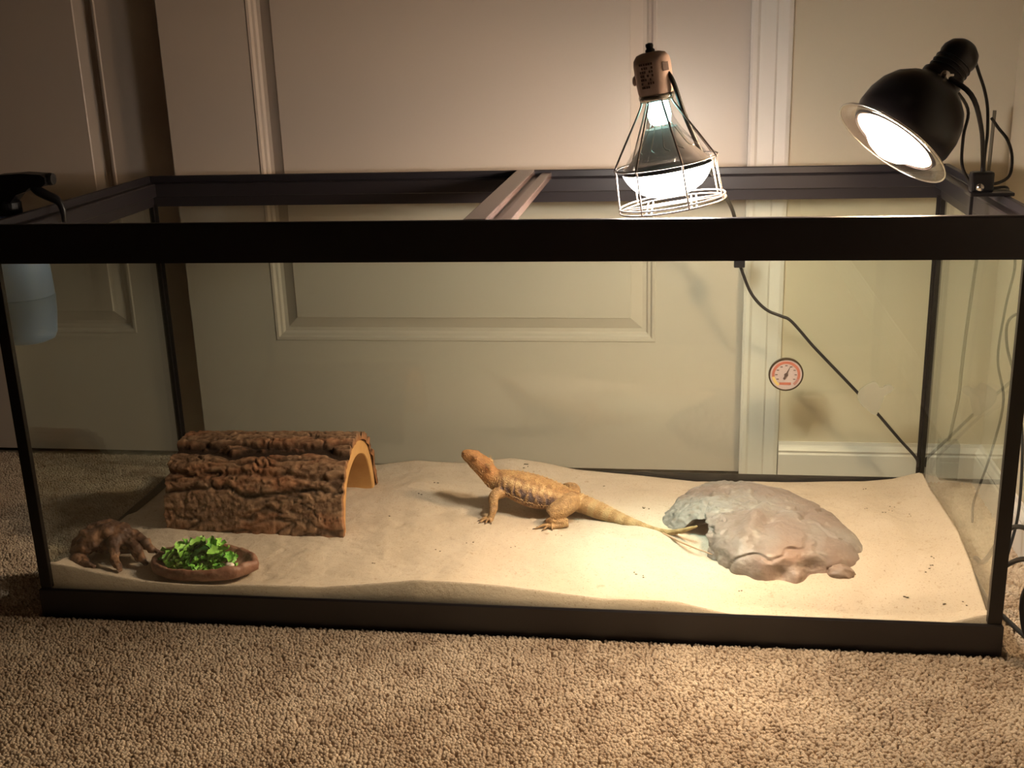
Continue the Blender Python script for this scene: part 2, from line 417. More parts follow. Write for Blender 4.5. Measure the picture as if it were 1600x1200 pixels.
# centre brace: a channel with one raised flat and a lower lip
br = [(.600, H-.0005), (.602, H+.0006), (.6265, H+.0006), (.628, H-.0008), (.6285, H-.008), (.637, H-.0085), (.6385, H-.005), (.640, H-.0035), (.653, H-.0035), (.654, H-.005), (.654, H-.012), (.600, H-.012)]
V = [(x - .002, y, z) for y in (.0068, D-.0068) for x, z in br]; n = len(br)
obj('center_brace', V, [(i, (i+1) % n, (i+1) % n + n, i + n) for i in range(n)] + [tuple(range(n))[::-1], tuple(range(n, 2*n))], M['brace'], tank, label='shiny black brace across the open top, reflected light in its brown colour')

# ---------------------------------------------------------------- sand
FR = np.array([(.008, .078), (.04, .074), (.081, .066), (.139, .057), (.214, .054), (.285, .056), (.389, .055), (.45, .062), (.517, .070), (.57, .069), (.624, .067), (.69, .061), (.753, .054), (.80, .0545), (.848, .053), (.903, .040), (.958, .033), (1.11, .034), (1.169, .037), (1.212, .049), (1.224, .052)])
BK = np.array([(.008, .033), (.20, .040), (.354, .048), (.415, .057), (.45, .0545), (.491, .054), (.577, .064), (.629, .057), (.682, .046), (.786, .038), (.878, .029), (1.00, .031), (1.138, .036), (1.18, .041), (1.224, .054)])
LF = np.array([(.008, .078), (.03, .068), (.13, .050), (.22, .044), (.245, .040), (.26, .036), (.338, .034), (.438, .033), (.465, .033)])
RT = np.array([(.008, .050), (.04, .038), (.128, .061), (.204, .071), (.303, .066), (.38, .060), (.439, .061), (.465, .054)])
def sand_z(x, y, detail=True):
    x = np.asarray(x, float); y = np.asarray(y, float); sc = x.shape; x = x.ravel(); y = y.ravel()
    u = np.clip((x-.008)/1.216, 0, 1); v = np.clip((y-.008)/.457, 0, 1)
    f = np.interp(x, FR[:, 0], FR[:, 1]); b = np.interp(x, BK[:, 0], BK[:, 1]); l = np.interp(y, LF[:, 0], LF[:, 1]); r = np.interp(y, RT[:, 0], RT[:, 1])
    c00, c10, c01, c11 = .078, .050, .033, .054
    # edges act only close to the glass; the middle tends to 0.050
    z = (1-v)*f + v*b + (1-u)*l + u*r - ((1-u)*(1-v)*c00 + u*(1-v)*c10 + (1-u)*v*c01 + u*v*c11)
    mid = .050; e = np.minimum(np.minimum(x-.008, 1.224-x), np.minimum(y-.008, .465-y)); k = np.clip(e/.07, 0, 1); k = k*k*(3-2*k)
    z = z*(1-.75*k) + mid*.75*k
    P = np.c_[x, y, np.zeros(len(x))]
    ke = np.clip(e/.03, 0, 1)
    z += ke*.012*(fbm(P, 9, 3, 11) - .5) + ke*.0045*(fbm(P, 30, 3, 12) - .5)
    def bump(cx, cy, ax, ay, h, ang=0.):
        dx = x-cx; dy = y-cy; ca, sa = math.cos(ang), math.sin(ang); p = (dx*ca+dy*sa)/ax; q = (-dx*sa+dy*ca)/ay
        return h*np.exp(-(p*p+q*q))
    z += bump(.06, .235, .040, .018, .012, -.2) + bump(.45, .34, .06, .05, .008) + bump(.73, .10, .10, .03, .006, .1)
    z += bump(.70, .29, .06, .02, .004) - bump(.62, .26, .10, .03, .003) + bump(1.16, .20, .03, .16, .007, .25) - bump(1.12, .12, .02, .12, .007, -.5)
    z -= bump(.22, .055, .10, .045, .006) + bump(.07, .085, .06, .04, .006)
    z += bump(.80, .17, .05, .012, .004, -.3) - bump(.76, .20, .06, .012, .003, -.2)
    z -= bump(.862, .172, .035, .022, .008, -.3)
    if detail: z += ke*(.0018*(fbm(P, 90, 3, 13) - .5))
    return z.reshape(sc)
def sz(x, y): return float(sand_z(np.array([x]), np.array([y]), False)[0])
def sand():
    nx, ny = 520, 200; xs = np.linspace(g1+.0004, W-g1-.0004, nx); ys = np.linspace(g1+.0004, D-g1-.0004, ny)
    X, Y = np.meshgrid(xs, ys); Z = sand_z(X, Y)
    V = np.c_[X.ravel(), Y.ravel(), Z.ravel()]; I = np.arange(nx*ny).reshape(ny, nx)
    F = np.c_[I[:-1, :-1].ravel(), I[:-1, 1:].ravel(), I[1:, 1:].ravel(), I[1:, :-1].ravel()].tolist()
    edge = list(I[0]) + list(I[1:, -1]) + list(I[-1, :-1][::-1]) + list(I[1:-1, 0][::-1]); b0 = len(V)
    Vb = V[edge].copy(); Vb[:, 2] = .0128; V = np.vstack([V, Vb]); n = len(edge)
    for i in range(n): j = (i+1) % n; F.append((edge[j], edge[i], b0+i, b0+j))
    o = obj('sand_bed', V, F, M['sand'], smooth=True, loc=(W/2, D/2, .0128))
    tag(o, 'pale tan sand heaped in uneven drifts on the tank bottom', 'sand', kind='stuff')
sand()
# dark specks lying on the sand
parts = []
for x, y, s in [(.60, .44, 1.3), (.605, .432, 1), (.70, .36, .9), (.735, .385, .8), (.715, .33, 1.3), (.722, .322, .9), (.80, .29, 1), (.80, .30, .8), (.93, .06, .9), (.795, .09, 1.2), (.80, .085, 1), (.56, .16, .8), (.62, .15, .7), (.52, .13, .7), (.68, .20, .6), (1.13, .40, .9), (1.16, .33, .8), (1.14, .30, .9), (1.155, .31, .8), (1.175, .30, .7), (1.12, .31, .7), (1.17, .13, .9), (1.165, .12, 1), (1.18, .15, .8), (1.13, .06, 1.1), (1.175, .05, 1.2), (1.20, .055, .8), (.47, .36, 1), (.455, .31, .9), (.42, .24, .8), (.44, .09, .7), (.90, .42, .8)]:
    for q in range(2):
        xx = x+random.uniform(-.005, .005); yy = y+random.uniform(-.004, .004)
        parts.append(ico((xx, yy, sz(xx, yy)+.0006), (random.uniform(.001, .0022)*s, .001*s, .0008*s), 1))
tag(obj('debris_specks', *join(*parts), M['speck']), 'tiny dark crumbs scattered over the sand', 'debris', kind='stuff')

# ---------------------------------------------------------------- log hide
def log_hide():
    x0, x1 = .100, .372; cy0, cy1 = .283, .274; zb = .040
    t = thing('log_hide', 'half-round log hide with rough dark bark and arched opening at right', 'hide', (.236, .278, zb))
    nu, nv = 300, 190
    u = np.linspace(0, 1, nu); v = np.linspace(0, 1, nv); Uu, Vv = np.meshgrid(u, v, indexing='ij')
    A = (Vv*PI)
    L = (x1-x0)*Uu
    def shape(A, r, hz):   # cross-section, a slightly pointed arch
        return -np.cos(A)*r, np.power(np.sin(A), .82)*hz
    ang = A*.10
    Pn = np.c_[(L*6).ravel(), (ang*38).ravel(), (0*ang).ravel()]
    warp = fbm(np.c_[(L*16).ravel(), (ang*30).ravel(), np.zeros(A.size)], 1, 3, 21) - .5
    rid = np.abs(fbm(np.c_[(L*11).ravel() + warp*1.2, (ang*52).ravel() + warp*2.2, np.zeros(A.size)], 1, 3, 22) - .5)*2
    crack = np.clip(1 - rid/.13, 0, 1)**1.3
    r2_ = np.abs(fbm(np.c_[(L*45).ravel() + warp*2, (ang*120).ravel() + warp*3, np.zeros(A.size)], 1, 3, 29) - .5)*2
    plates = .5 - np.clip(r2_/.35, 0, 1) + .6*(fbm(np.c_[(L*30).ravel(), (ang*70).ravel(), np.zeros(A.size)], 1, 3, 23) - .5)
    plates = -plates*.55
    fine = fbm(np.c_[(L*190).ravel(), (ang*380).ravel(), np.zeros(A.size)], 1, 4, 24) - .5
    # long fissures running the length of the log
    fis = 0
    for v0, dep, wd, ph in ((.36, 1.15, .024, 0), (.41, .8, .012, 3), (.61, .75, .013, 2), (.69, .55, .009, 9), (.24, .5, .012, 4), (.80, .6, .012, 5), (.16, .5, .010, 7), (.50, .35, .010, 8)):
        path = v0 + .035*(fbm(np.c_[(L*22).ravel(), np.full(A.size, ph), np.zeros(A.size)], 1, 4, 25) - .5)*2
        q = (Vv.ravel()-path)/wd; fis = fis + dep*np.exp(-q*q)*(.5 + fbm(np.c_[(L*14).ravel(), np.full(A.size, ph+.5), np.zeros(A.size)], 1, 2, 26))
    disp = np.maximum(.0035 - .0028*crack - .0105*np.clip(fis, 0, 1.3) + .0036*plates + .0024*fine, -.0066)
    disp = disp.reshape(A.shape)
    R, HZ = .098, .124
    py, pz = shape(A, 1, 1)
    yy = (cy0 + (cy1-cy0)*Uu) + py*(R + disp); zz = zb + pz*(HZ + disp) - .006*(1-Uu)
    jag = .004*(fbm(np.c_[A.ravel()*9, np.zeros(A.size), np.zeros(A.size)], 1, 3, 27)-.5).reshape(A.shape)
    XX = x0 + L + jag*(Uu > .5)*(Uu-.5)*2 + jag*2.4*(Uu < .5)*(.5-Uu)*2
    V = np.c_[XX.ravel(), yy.ravel(), zz.ravel()]; I = np.arange(nu*nv).reshape(nu, nv)
    F = np.c_[I[:-1, :-1].ravel(), I[:-1, 1:].ravel(), I[1:, 1:].ravel(), I[1:, :-1].ravel()].tolist()
    # inner skin of the bark
    yi = (cy0 + (cy1-cy0)*Uu) + py*(R-.0075); zi = zb + pz*(HZ-.0075) - .006*(1-Uu)
    b0 = len(V); V = np.vstack([V, np.c_[(XX).ravel(), yi.ravel(), zi.ravel()]])
    for i in (0, nu-1):
        for j in range(nv-1):
            q = (I[i, j], I[i, j+1], b0+I[i, j+1], b0+I[i, j]); F.append(q if i else q[::-1])
    for j in (0, nv-1):
        for i in range(nu-1):
            q = (I[i, j], I[i+1, j], b0+I[i+1, j], b0+I[i, j]); F.append(q)
    o = obj('bark', V, F, None, t, smooth=True, label='dark fissured bark')
    s1 = np.clip(.45 + 1.1*plates + 1.6*fine, 0, 1)[:, None]; s2 = np.clip(crack*.8 + fis, 0, 1)[:, None]
    redn = np.clip((fbm(np.c_[(L*20).ravel(), (ang*50).ravel(), np.zeros(A.size)], 1, 3, 28) - .42)*3, 0, 1)[:, None]
    col = (1-s1)*np.array([.12, .060, .032]) + s1*np.array([.34, .20, .115])
    col = col*(1-.5*redn) + .5*redn*np.array([.38, .135, .055])
    col = col*(1-s2) + s2*np.array([.028, .014, .008])
    col = np.vstack([col, np.tile([.30, .13, .05], (A.size, 1))])
    set_col(o.data, col, 'skin'); o.data.materials.append(attr_mat('bark', 'skin', .85, bump=(400, .5, .0015), spec=.2))
    # wood half-tube inside the bark
    nv = 60; a = np.linspace(0, PI, nv); V = []; F = []
    ro, ho, ri, hi = R-.0085, HZ-.0085, R-.021, HZ-.030
    xw0, xw1 = x0+.004, x1-.002
    sections = [(xw0, cy0, ro, ho), (xw1-.0015, cy1, ro, ho), (xw1, cy1, ro-.001, ho-.001), (xw1, cy1, ri+.001, hi+.001), (xw1-.0015, cy1, ri, hi), (xw0, cy0, ri, hi)]
    for x, cy, r, h in sections:
        yv, zv = shape(a, r, h); wob = .0012*np.sin(a*7+x*30)
        V += [(x, cy+yv[i]+wob[i], zb+zv[i] - .006*(1-(x-x0)/(x1-x0))) for i in range(nv)]
    n = len(sections)
    for i in range(n):
        j = (i+1) % n
        for k in range(nv-1): F.append((i*nv+k, i*nv+k+1, j*nv+k+1, j*nv+k))
    F.append(tuple(i*nv for i in range(n))); F.append(tuple(i*nv+nv-1 for i in reversed(range(n))))
    obj('wood_arch', V, F, M['wood'], t, smooth=False, label='smooth orange cut wood')
    # dark ring between wood and bark at the cut end
    V = []; F = []
    for x, r, h in ((xw1-.001, R-.0086, HZ-.0086), (xw1+.0002, R-.0086, HZ-.0086), (xw1+.0002, R-.0070, HZ-.0070), (xw1-.001, R-.0070, HZ-.0070)):
        yv, zv = shape(a, r, h); V += [(x, cy1+yv[i], zb+zv[i]) for i in range(nv)]
    for i in range(4):
        j = (i+1) % 4
        for k in range(nv-1): F.append((i*nv+k, i*nv+k+1, j*nv+k+1, j*nv+k))
    obj('growth_ring', V, F, M['inner_bark'], t)
log_hide()

# ---------------------------------------------------------------- rock hide
def rock():
    out = np.array([(.826, .245), (.838, .305), (.868, .375), (.915, .405), (.98, .385), (1.04, .325), (1.080, .250), (1.094, .190), (1.082, .135), (1.045, .098), (.990, .072), (.940, .096), (.905, .128), (.893, .152), (.872, .188), (.846, .214)])
    cx, cy = .955, .235
    oa = np.arctan2(out[:, 1]-cy, out[:, 0]-cx); orr = np.hypot(out[:, 0]-cx, out[:, 1]-cy); s = np.argsort(oa); oa, orr = oa[s], orr[s]
    oa = np.r_[oa-2*PI, oa, oa+2*PI]; orr = np.r_[orr, orr, orr]
    nr, na = 150, 360; R = np.linspace(0, 1, nr); A = np.linspace(-PI, PI, na, endpoint=False)
    RR, AA = np.meshgrid(R, A, indexing='ij')
    rad = np.interp(A, oa, orr); k = np.exp(-np.linspace(-2.2, 2.2, 17)**2); k /= k.sum(); rad = np.convolve(np.r_[rad[-8:], rad, rad[:8]], k, 'valid')
    # dome: radial coordinate t 0 top .. 1 rim, with steep sides
    t = RR; rho = np.sin(np.minimum(t, 1)*PI/2)**.80; zz = np.cos(np.minimum(t, 1)*PI/2)**.62
    X = cx + rho*rad[None]*np.cos(AA); Y = cy + rho*rad[None]*np.sin(AA)
    x, y = X.ravel(), Y.ravel()
    topz = .054 + np.clip(.046 - .05*np.maximum(0, x-1.0) , 0, 1)
    top_h = .0365 - .10*np.maximum(0, x-1.0) - .10*np.maximum(0, .87-x) - .06*np.maximum(0, y-.30)
    z0 = .034
    z = z0 + zz.ravel()*(top_h + (.050-z0))
    P = np.c_[x, y, z]
    def g(px, py, pz, r): return np.exp(-((x-px)**2+(y-py)**2+(z-pz)**2)/r**2)
    nrm = np.c_[(x-cx)/.14, (y-cy)/.16, (z-.03)/.09]; nrm /= np.linalg.norm(nrm, axis=1)[:, None] + 1e-9
    d = .014*(fbm(P, 20, 4, 31)-.5) + .006*(fbm(P, 60, 4, 32)-.5) - .004*np.clip(1-np.abs(fbm(P, 14, 3, 37)-.5)/.035, 0, 1)
    rough = np.clip((.945 - x + .25*(y-.2))/.04, 0, 1)                       # rough pitted left and front, smooth top
    d += rough*.007*(np.abs(fbm(P, 60, 3, 33)-.5)*2-.3) + rough*.003*(fbm(P, 200, 2, 34)-.5)
    d += -.022*g(1.028, .088, .058, .026) - .018*g(.985, .082, .055, .017) + .006*g(1.004, .078, .060, .010)   # hollows in the front face
    d += .006*g(.96, .10, .07, .03) - .010*g(1.065, .105, .045, .016)
    d += .008*g(.95, .15, .095, .02) + .006*g(.90, .20, .10, .02)
    # a ledge running down the front left
    q = (x-.935) - .35*(y-.15); d += .005*np.exp(-(q/.010)**2)*(y < .24) - .004*np.exp(-((q-.022)/.010)**2)*(y < .22)
    P = P + nrm*d[:, None]
    I = np.arange(nr*na).reshape(nr, na); F = []
    J = np.roll(I, -1, 1)
    F = np.c_[I[1:-1].ravel(), I[2:].ravel(), J[2:].ravel(), J[1:-1].ravel()].tolist() if False else []
    for i in range(1, nr-1): F += np.c_[I[i], I[i+1], J[i+1], J[i]].tolist()
    P[0:na] = P[0:na].mean(0)
    c0 = 0
    F += [(c0, int(I[1, j]), int(J[1, j])) for j in range(na)]
    F += [tuple(int(v) for v in I[-1][::-1])]
    P2 = P.copy(); used = np.r_[0, np.arange(na, nr*na)]; remap = -np.ones(nr*na, int); remap[used] = np.arange(len(used))
    F = [tuple(int(remap[i]) for i in f) for f in F]; P2 = P2[used]
    o = obj('rock_hide', P2, F, M['speck'], smooth=True, loc=(cx, cy, .034))
    # carve the cave
    cv, cf = ico((.896, .213, .043), (.040, .028, .0235), 4, 41, .25, 2.5)
    a = -.95; dx = cv[:, 0]-.896; dy = cv[:, 1]-.213
    cut = obj('cutter', *ico((0, 0, 0), (.064, .0350, .0285), 4, 41, .22, 2.5), M['speck'], loc=(0, 0, 0))
    cut.location = (.886, .208, .0465); cut.rotation_euler = (0, 0, math.radians(62))
    md = o.modifiers.new('b', 'BOOLEAN'); md.operation = 'DIFFERENCE'; md.object = cut; md.solver = 'EXACT'
    bpy.context.view_layer.update(); evaluated(o); bpy.data.objects.remove(cut)
    me = o.data; V = get_co(me) + np.array((cx, cy, .034)); x, y, z = V.T
    base = np.array([.225, .170, .145]); grey = np.array([.26, .235, .21]); brown = np.array([.27, .135, .08]); dark = np.array([.17, .12, .09])
    n1 = np.clip((fbm(V, 16, 4, 51)-.4)*4, 0, 1)[:, None]; col = base*(1-n1) + grey*n1
    fr = np.clip((.15-y)/.05, 0, 1)*np.clip((x-.93)/.05, 0, 1)*np.clip((.10-z)/.03, 0, 1); fr = (fr*np.clip((fbm(V, 26, 3, 52)-.25)*2.4, 0, 1))[:, None]
    col = col*(1-.75*fr) + brown*.75*fr
    pit = np.clip((fbm(V, 120, 3, 53)-.60)*6, 0, 1)*np.clip((.97-x)/.04, .15, 1); col = col*(1-.6*pit[:, None]) + dark*.6*pit[:, None]
    pale = np.clip((fbm(V, 80, 3, 54)-.62)*5, 0, 1)[:, None]; col = col*(1-.35*pale) + np.array([.58, .52, .44])*.35*pale
    set_col(me, col, 'skin'); me.materials.clear(); me.materials.append(attr_mat('rock', 'skin', .5, bump=(230, .45, .0015), spec=.45))
    me.polygons.foreach_set('use_smooth', [True]*len(me.polygons))
    tag(o, 'large grey-brown rock hide with dark cave mouth at the lizard tail', 'rock')
    # the small knob at its right foot
    V, F = ico((1.057, .112, .047), (.018, .014, .012), 4, 61, .5, 3)
    k = obj('rock_knob', V, F, None, o, smooth=True)
    set_col(k.data, np.tile([.24, .16, .12], (len(V), 1))*(.8+.4*fbm(V, 60, 3, 5))[:, None]); k.data.materials.append(me.materials[0])
    # the pale flecks are mixed into the rock colour at random
rock()

# ---------------------------------------------------------------- bearded dragon
SP = np.array([  # x, y, z, half-height, half-width
 (.5290, .285, .1378, .0040, .0045), (.5335, .285, .1370, .0078, .0082), (.5426, .285, .1336, .0112, .0112), (.5500, .285, .1280, .0132, .0142), (.5593, .285, .1201, .0142, .0175),
 (.5676, .285, .1091, .0140, .0165), (.5768, .285, .0995, .0160, .0172), (.5930, .285, .0945, .0185, .0230), (.6140, .285, .0885, .0215, .0300), (.6389, .283, .0815, .0225, .0330),
 (.6621, .280, .0775, .0195, .0290), (.6862, .275, .0738, .0148, .0200), (.7083, .270, .0689, .0135, .0155), (.7333, .260, .0634, .0125, .0135), (.7561, .250, .0580, .0107, .0115),
 (.7768, .240, .0543, .0090, .0095), (.7982, .230, .0515, .0070, .0074), (.8156, .220, .0515, .0056, .0058), (.8346, .210, .0542, .0044, .0044), (.8523, .201, .0618, .0033, .0033),
 (.8654, .195, .0688, .0026, .0026), (.8740, .191, .0738, .0015, .0015)])
def dragon():
    S2 = catmull(SP, 10); n = len(S2); P = S2[:, :3]; T = np.gradient(P, axis=0); T /= np.linalg.norm(T, axis=1)[:, None]
    side = np.cross(T, [0, 0, 1]); side /= np.linalg.norm(side, axis=1)[:, None]; up = np.cross(side, T)
    seg = 40; a = np.arange(seg)*2*PI/seg; V = []
    si = np.arange(n)/10.0
    for i in range(n):
        c, s = np.cos(a), np.sin(a); hh, hw = S2[i, 3], S2[i, 4]
        sgn = np.sign(c)*np.abs(c)**.85
        flat = np.where(s > 0, .92, 1.0)
        V.append(P[i] + hw*sgn[:, None]*side[i] + (hh*s*flat)[:, None]*up[i])
    V = np.vstack(V); F = []
    for i in range(n-1):
        for k in range(seg): l = (k+1) % seg; F.append((i*seg+k, (i+1)*seg+k, (i+1)*seg+l, i*seg+l))
    F += [tuple(range(seg))[::-1][::-1], tuple((n-1)*seg+k for k in reversed(range(seg)))]
    parts = [(V, F)]
    # head details: brow ridges, cheeks, snout, lower jaw
    hd = np.array([.5531-.5285, 0, .1315-.1388]); 
    for sy in (-1, 1):
        parts.append(ico((.5475, .285+sy*.0082, .1372), (.0075, .0036, .0036), 3))       # brow
        parts.append(ico((.5640, .285+sy*.0120, .1200), (.0085, .0065, .0080), 3))       # jowl
        parts.append(ico((.5440, .285+sy*.0062, .1310), (.0110, .0042, .0050), 3))       # lip side
    parts.append(ico((.5335, .285, .1382), (.0052, .0064, .0048), 3))                    # snout
    limbs = []
    def limb(pts, rs): limbs.append(np.array(pts)); parts.append(tube(pts, rs, 12, n=6))
    def foot(base, toes, r=.0016):
        parts.append(ico(base, (.0062, .0055, .0034), 3))
        for tx, ty, ln in toes:
            d = np.array([tx, ty, 0.]); d /= np.linalg.norm(d); b = np.array(base)
            pts = [b, b + d*ln*.45 + [0, 0, .0026], b + d*ln*.8 + [0, 0, .0008], b + d*ln + [0, 0, -.0016]]
            for p in pts[2:]: p[2] = max(p[2], sz(p[0], p[1]) + .0012)
            limbs.append(np.array(pts)); parts.append(tube(pts, [r*1.25, r*1.1, r, r*.65], 8, n=4))
            claws.append((pts[3], d))
    claws = []
    z1 = sz(.5765, .235); z2 = sz(.690, .234); z3 = sz(.581, .325); z4 = sz(.70, .335)
    limb([(.592, .272, .086), (.5800, .256, .083), (.5800, .247, .070), (.5795, .240, z1+.014), (.5765, .236, z1+.005)], [.0105, .0082, .0066, .0056, .0050])
    foot((.5755, .2345, z1+.0036), [(-1, .35, .011), (-1, -.15, .015), (-.8, -.65, .016), (-.3, -1, .014), (.35, -1, .010)])
    limb([(.592, .298, .086), (.580, .314, .078), (.583, .322, z3+.018), (.582, .325, z3+.005)], [.0100, .0074, .0055, .0042])
    foot((.581, .326, z3+.0036), [(-1, -.4, .010), (-1, .15, .014), (-.8, .65, .015), (-.3, 1, .012)])
    # hind leg, near side: thigh forward, knee, shank back, foot forward
    limb([(.694, .270, .074), (.689, .249, .0765), (.672, .237, .0685), (.6655, .234, .0635)], [.0125, .0150, .0140, .0115])
    limb([(.6655, .234, .0635), (.669, .2325, z2+.011), (.680, .232, z2+.0075), (.690, .2315, z2+.0065)], [.0112, .0100, .0080, .0064])
    limb([(.690, .2315, z2+.0060), (.680, .2270, z2+.0045), (.669, .2235, z2+.0035)], [.0052, .0044, .0038])
    foot((.668, .2235, sz(.668, .2235)+.0030), [(-1, .25, .013), (-1, -.05, .020), (-1, -.38, .026), (-.8, -.85, .017), (.1, -1, .009)], .0015)
    # hind leg, far side
    limb([(.694, .285, .074), (.690, .310, .074), (.676, .326, .066), (.672, .330, z4+.012)], [.0110, .0112, .0100, .0080])
    limb([(.672, .330, z4+.014), (.690, .333, z4+.0075), (.700, .334, z4+.006)], [.0080, .0062, .0050])
    foot((.690, .338, z4+.0034), [(-1, .2, .015), (-1, .6, .020), (-.5, 1, .014)])
    V, F = join(*parts)
    root = obj('bearded_dragon', V, F, M['speck'], loc=(.66, .27, .048))
    md = root.modifiers.new('r', 'REMESH'); md.mode = 'VOXEL'; md.voxel_size = .00085; md.use_smooth_shade = True
    ms = root.modifiers.new('s', 'SMOOTH'); ms.factor = .5; ms.iterations = 3
    bpy.context.view_layer.update(); evaluated(root)
    me = root.data; L = np.array(root.location); X = get_co(me) + L; N = get_no(me)
    # nearest spine sample
    idx = np.empty(len(X), int)
    for i in range(0, len(X), 20000): idx[i:i+20000] = np.argmin(((X[i:i+20000, None]-P[None])**2).sum(2), 1)
    rel = X-P[idx]; s_ = (rel*side[idx]).sum(1)/S2[idx, 4]; u_ = (rel*up[idx]).sum(1)/S2[idx, 3]; t = si[idx] + ((rel*T[idx]).sum(1))/(.0022*10)
    islimb = np.zeros(len(X)); LP = np.vstack([catmull(l, 6) for l in limbs])
    dl = np.empty(len(X))
    for i in range(0, len(X), 20000): dl[i:i+20000] = np.sqrt(((X[i:i+20000, None]-LP[None])**2).sum(2)).min(1)
    rn = np.sqrt(s_**2+u_**2); islimb = np.clip((rn-1.05)/.18, 0, 1)*(dl < .016)
    body = np.clip((t-6.0)/1.2, 0, 1)*np.clip((11.5-t)/1.5, 0, 1)*(1-islimb)
    flank = np.exp(-((u_+.02)/.50)**2)*body
    # folds of loose skin down the flank
    wv = np.sin(t*2*PI*1.75 + u_*3.0 + 9*(fbm(X, 75, 3, 71)-.5)) * np.clip(1.6*fbm(X, 120, 2, 77), 0, 1)
    tail = np.clip((t-11.3)/.8, 0, 1)*(1-islimb)
    d = .00075*wv*flank + .00022*(fbm(X, 700, 2, 72)-.5)*2 + .0006*(fbm(X, 220, 2, 73)-.5)
    neck = np.exp(-((t-5.9)/.8)**2)*(1-islimb); d += -.0008*np.abs(np.sin(t*2*PI*1.9+u_))*neck
    me.vertices.foreach_set('co', (X-L + N*d[:, None]).ravel()); me.update()
    tan = np.array([.50, .29, .12]); orange = np.array([.58, .29, .11]); cream = np.array([.68, .47, .23]); grey = np.array([.15, .115, .125]); brown = np.array([.26, .13, .055]); belly = np.array([.62, .42, .16]); olive = np.array([.42, .33, .15])
    n1 = fbm(X, 150, 3, 74); n2 = fbm(X, 330, 2, 75)
    col = np.tile(tan, (len(X), 1))
    def mix(c, k): 
        nonlocal col
        k = np.clip(k, 0, 1)[:, None]; col = col*(1-k) + np.asarray(c)*k
    head = np.clip((6.2-t)/1.0, 0, 1)*(1-islimb)
    mix(orange, head*.75)
    mix(cream, (n1-.55)*5*(1-head))
    mix(brown, (.47-n1)*6*(1-.7*head)*(1-tail)); mix(brown, np.clip((n2-.56)*8, 0, 1)*.45)
    mix(grey, flank*(.62 + 1.8*(.5-n1) - .5*wv))
    mix(cream, flank*np.clip(wv-.15, 0, 1)*1.1*(n2 > .40))
    mix(belly, np.clip((-u_-.62)/.25, 0, 1)*(1-islimb)*(1-tail)*.8)
    mix((.88, .68, .36), body*np.exp(-((u_-.62)/.14)**2)*(.35+.8*(wv > .2))*.6)
    mix((.80, .52, .22), body*np.clip((u_-.8)/.2, 0, 1)*.5)
    band = .5+.5*np.sin(t*2*PI*1.12)
    mix((.60, .44, .22), tail*np.clip((band-.45)*3, 0, 1)*.8); mix((.40, .25, .10), tail*np.clip((.45-band)*3, 0, 1)*.75)
    mix(olive, np.clip((t-15.2)/3, 0, 1)*.6)
    mix(np.array([.50, .32, .15]), islimb*.6); mix(np.array([.36, .23, .11]), islimb*np.clip((n2-.5)*7, 0, 1)*.6); mix(cream, islimb*np.clip((.42-n2)*7, 0, 1)*.5)
    # head markings: darker stripe behind the eye, pale lip
    ear = np.exp(-(((X[:, 0]-.5680)/.0036)**2 + ((X[:, 2]-.1215)/.0052)**2))*(X[:, 1] < .276); mix((.13, .05, .02), ear*1.2)
    st = np.exp(-((X[:, 2]-(.1320-(X[:, 0]-.555)*.90))/.0020)**2)*((X[:, 0] > .556) & (X[:, 0] < .574))*(X[:, 1] < .28)*1.0; mix((.36, .15, .05), st*.8)
    lip = np.exp(-((X[:, 2]-(.1350-(X[:, 0]-.5330)*.78))/.0016)**2)*((X[:, 0] < .562))*(X[:, 1] < .282); mix((.90, .62, .34), lip*.75)
    mth = np.exp(-((X[:, 2]-(.1332-(X[:, 0]-.5330)*.78))/.0006)**2)*((X[:, 0] < .560))*(X[:, 1] < .283); mix((.18, .08, .03), mth*.9)
    col = col*np.array([.72, .66, .64])*(.82+.36*fbm(X, 260, 3, 78))[:, None]
    set_col(me, col, 'skin'); me.materials.clear(); me.materials.append(attr_mat('lizard_skin', 'skin', .6, vor=(520, .7, .0012), spec=.3))
    tag(root, 'orange-tan bearded dragon lizard standing with raised head on the sand', 'lizard')
    # eyes
    for sy in (-1, 1):
        c = np.array((.5500, .285+sy*.0128, .1345)); e = obj('eye', *ico(c, (.0026, .0018, .0025), 3), M['eye'], root, smooth=True, label='amber eye')
        obj('pupil', *ico(c+[0, sy*.0013, 0], (.0011, .0007, .0011), 2), M['pupil'], e, smooth=True)
        lid = np.arange(20)*2*PI/20
        obj('eyelid', *tube(np.c_[c[0]+.0033*np.cos(lid), np.full(20, c[1]+sy*.0003), c[2]+.0029*np.sin(lid)], .00075, 6, closed=True), M['inner_bark'], root, smooth=True)
        obj('nostril', *ico((.5325, .285+sy*.0066, .1405), (.0008, .0006, .0008), 2), M['pupil'], root)
    # spiny scales: flank fringe, beard, crown of spikes, back rows
    sp = []
    def spike(b, d, l, r):
        b = np.asarray(b, float); d = np.asarray(d, float); d /= np.linalg.norm(d); u, v, w_ = frame_from(d + [1e-4, 0, 0])
        k = 5; V = [b - d*r*.6 + r*(math.cos(q*2*PI/k)*u + math.sin(q*2*PI/k)*v) for q in range(k)] + [b + d*l]
        sp.append((V, [(q, (q+1) % k, k) for q in range(k)]))
    def at(i, ang, off=0):
        i = min(max(i, 0), n-1); return P[i] + side[i]*math.cos(ang)*(S2[i, 4]+off)*(1) + up[i]*math.sin(ang)*(S2[i, 3]+off)
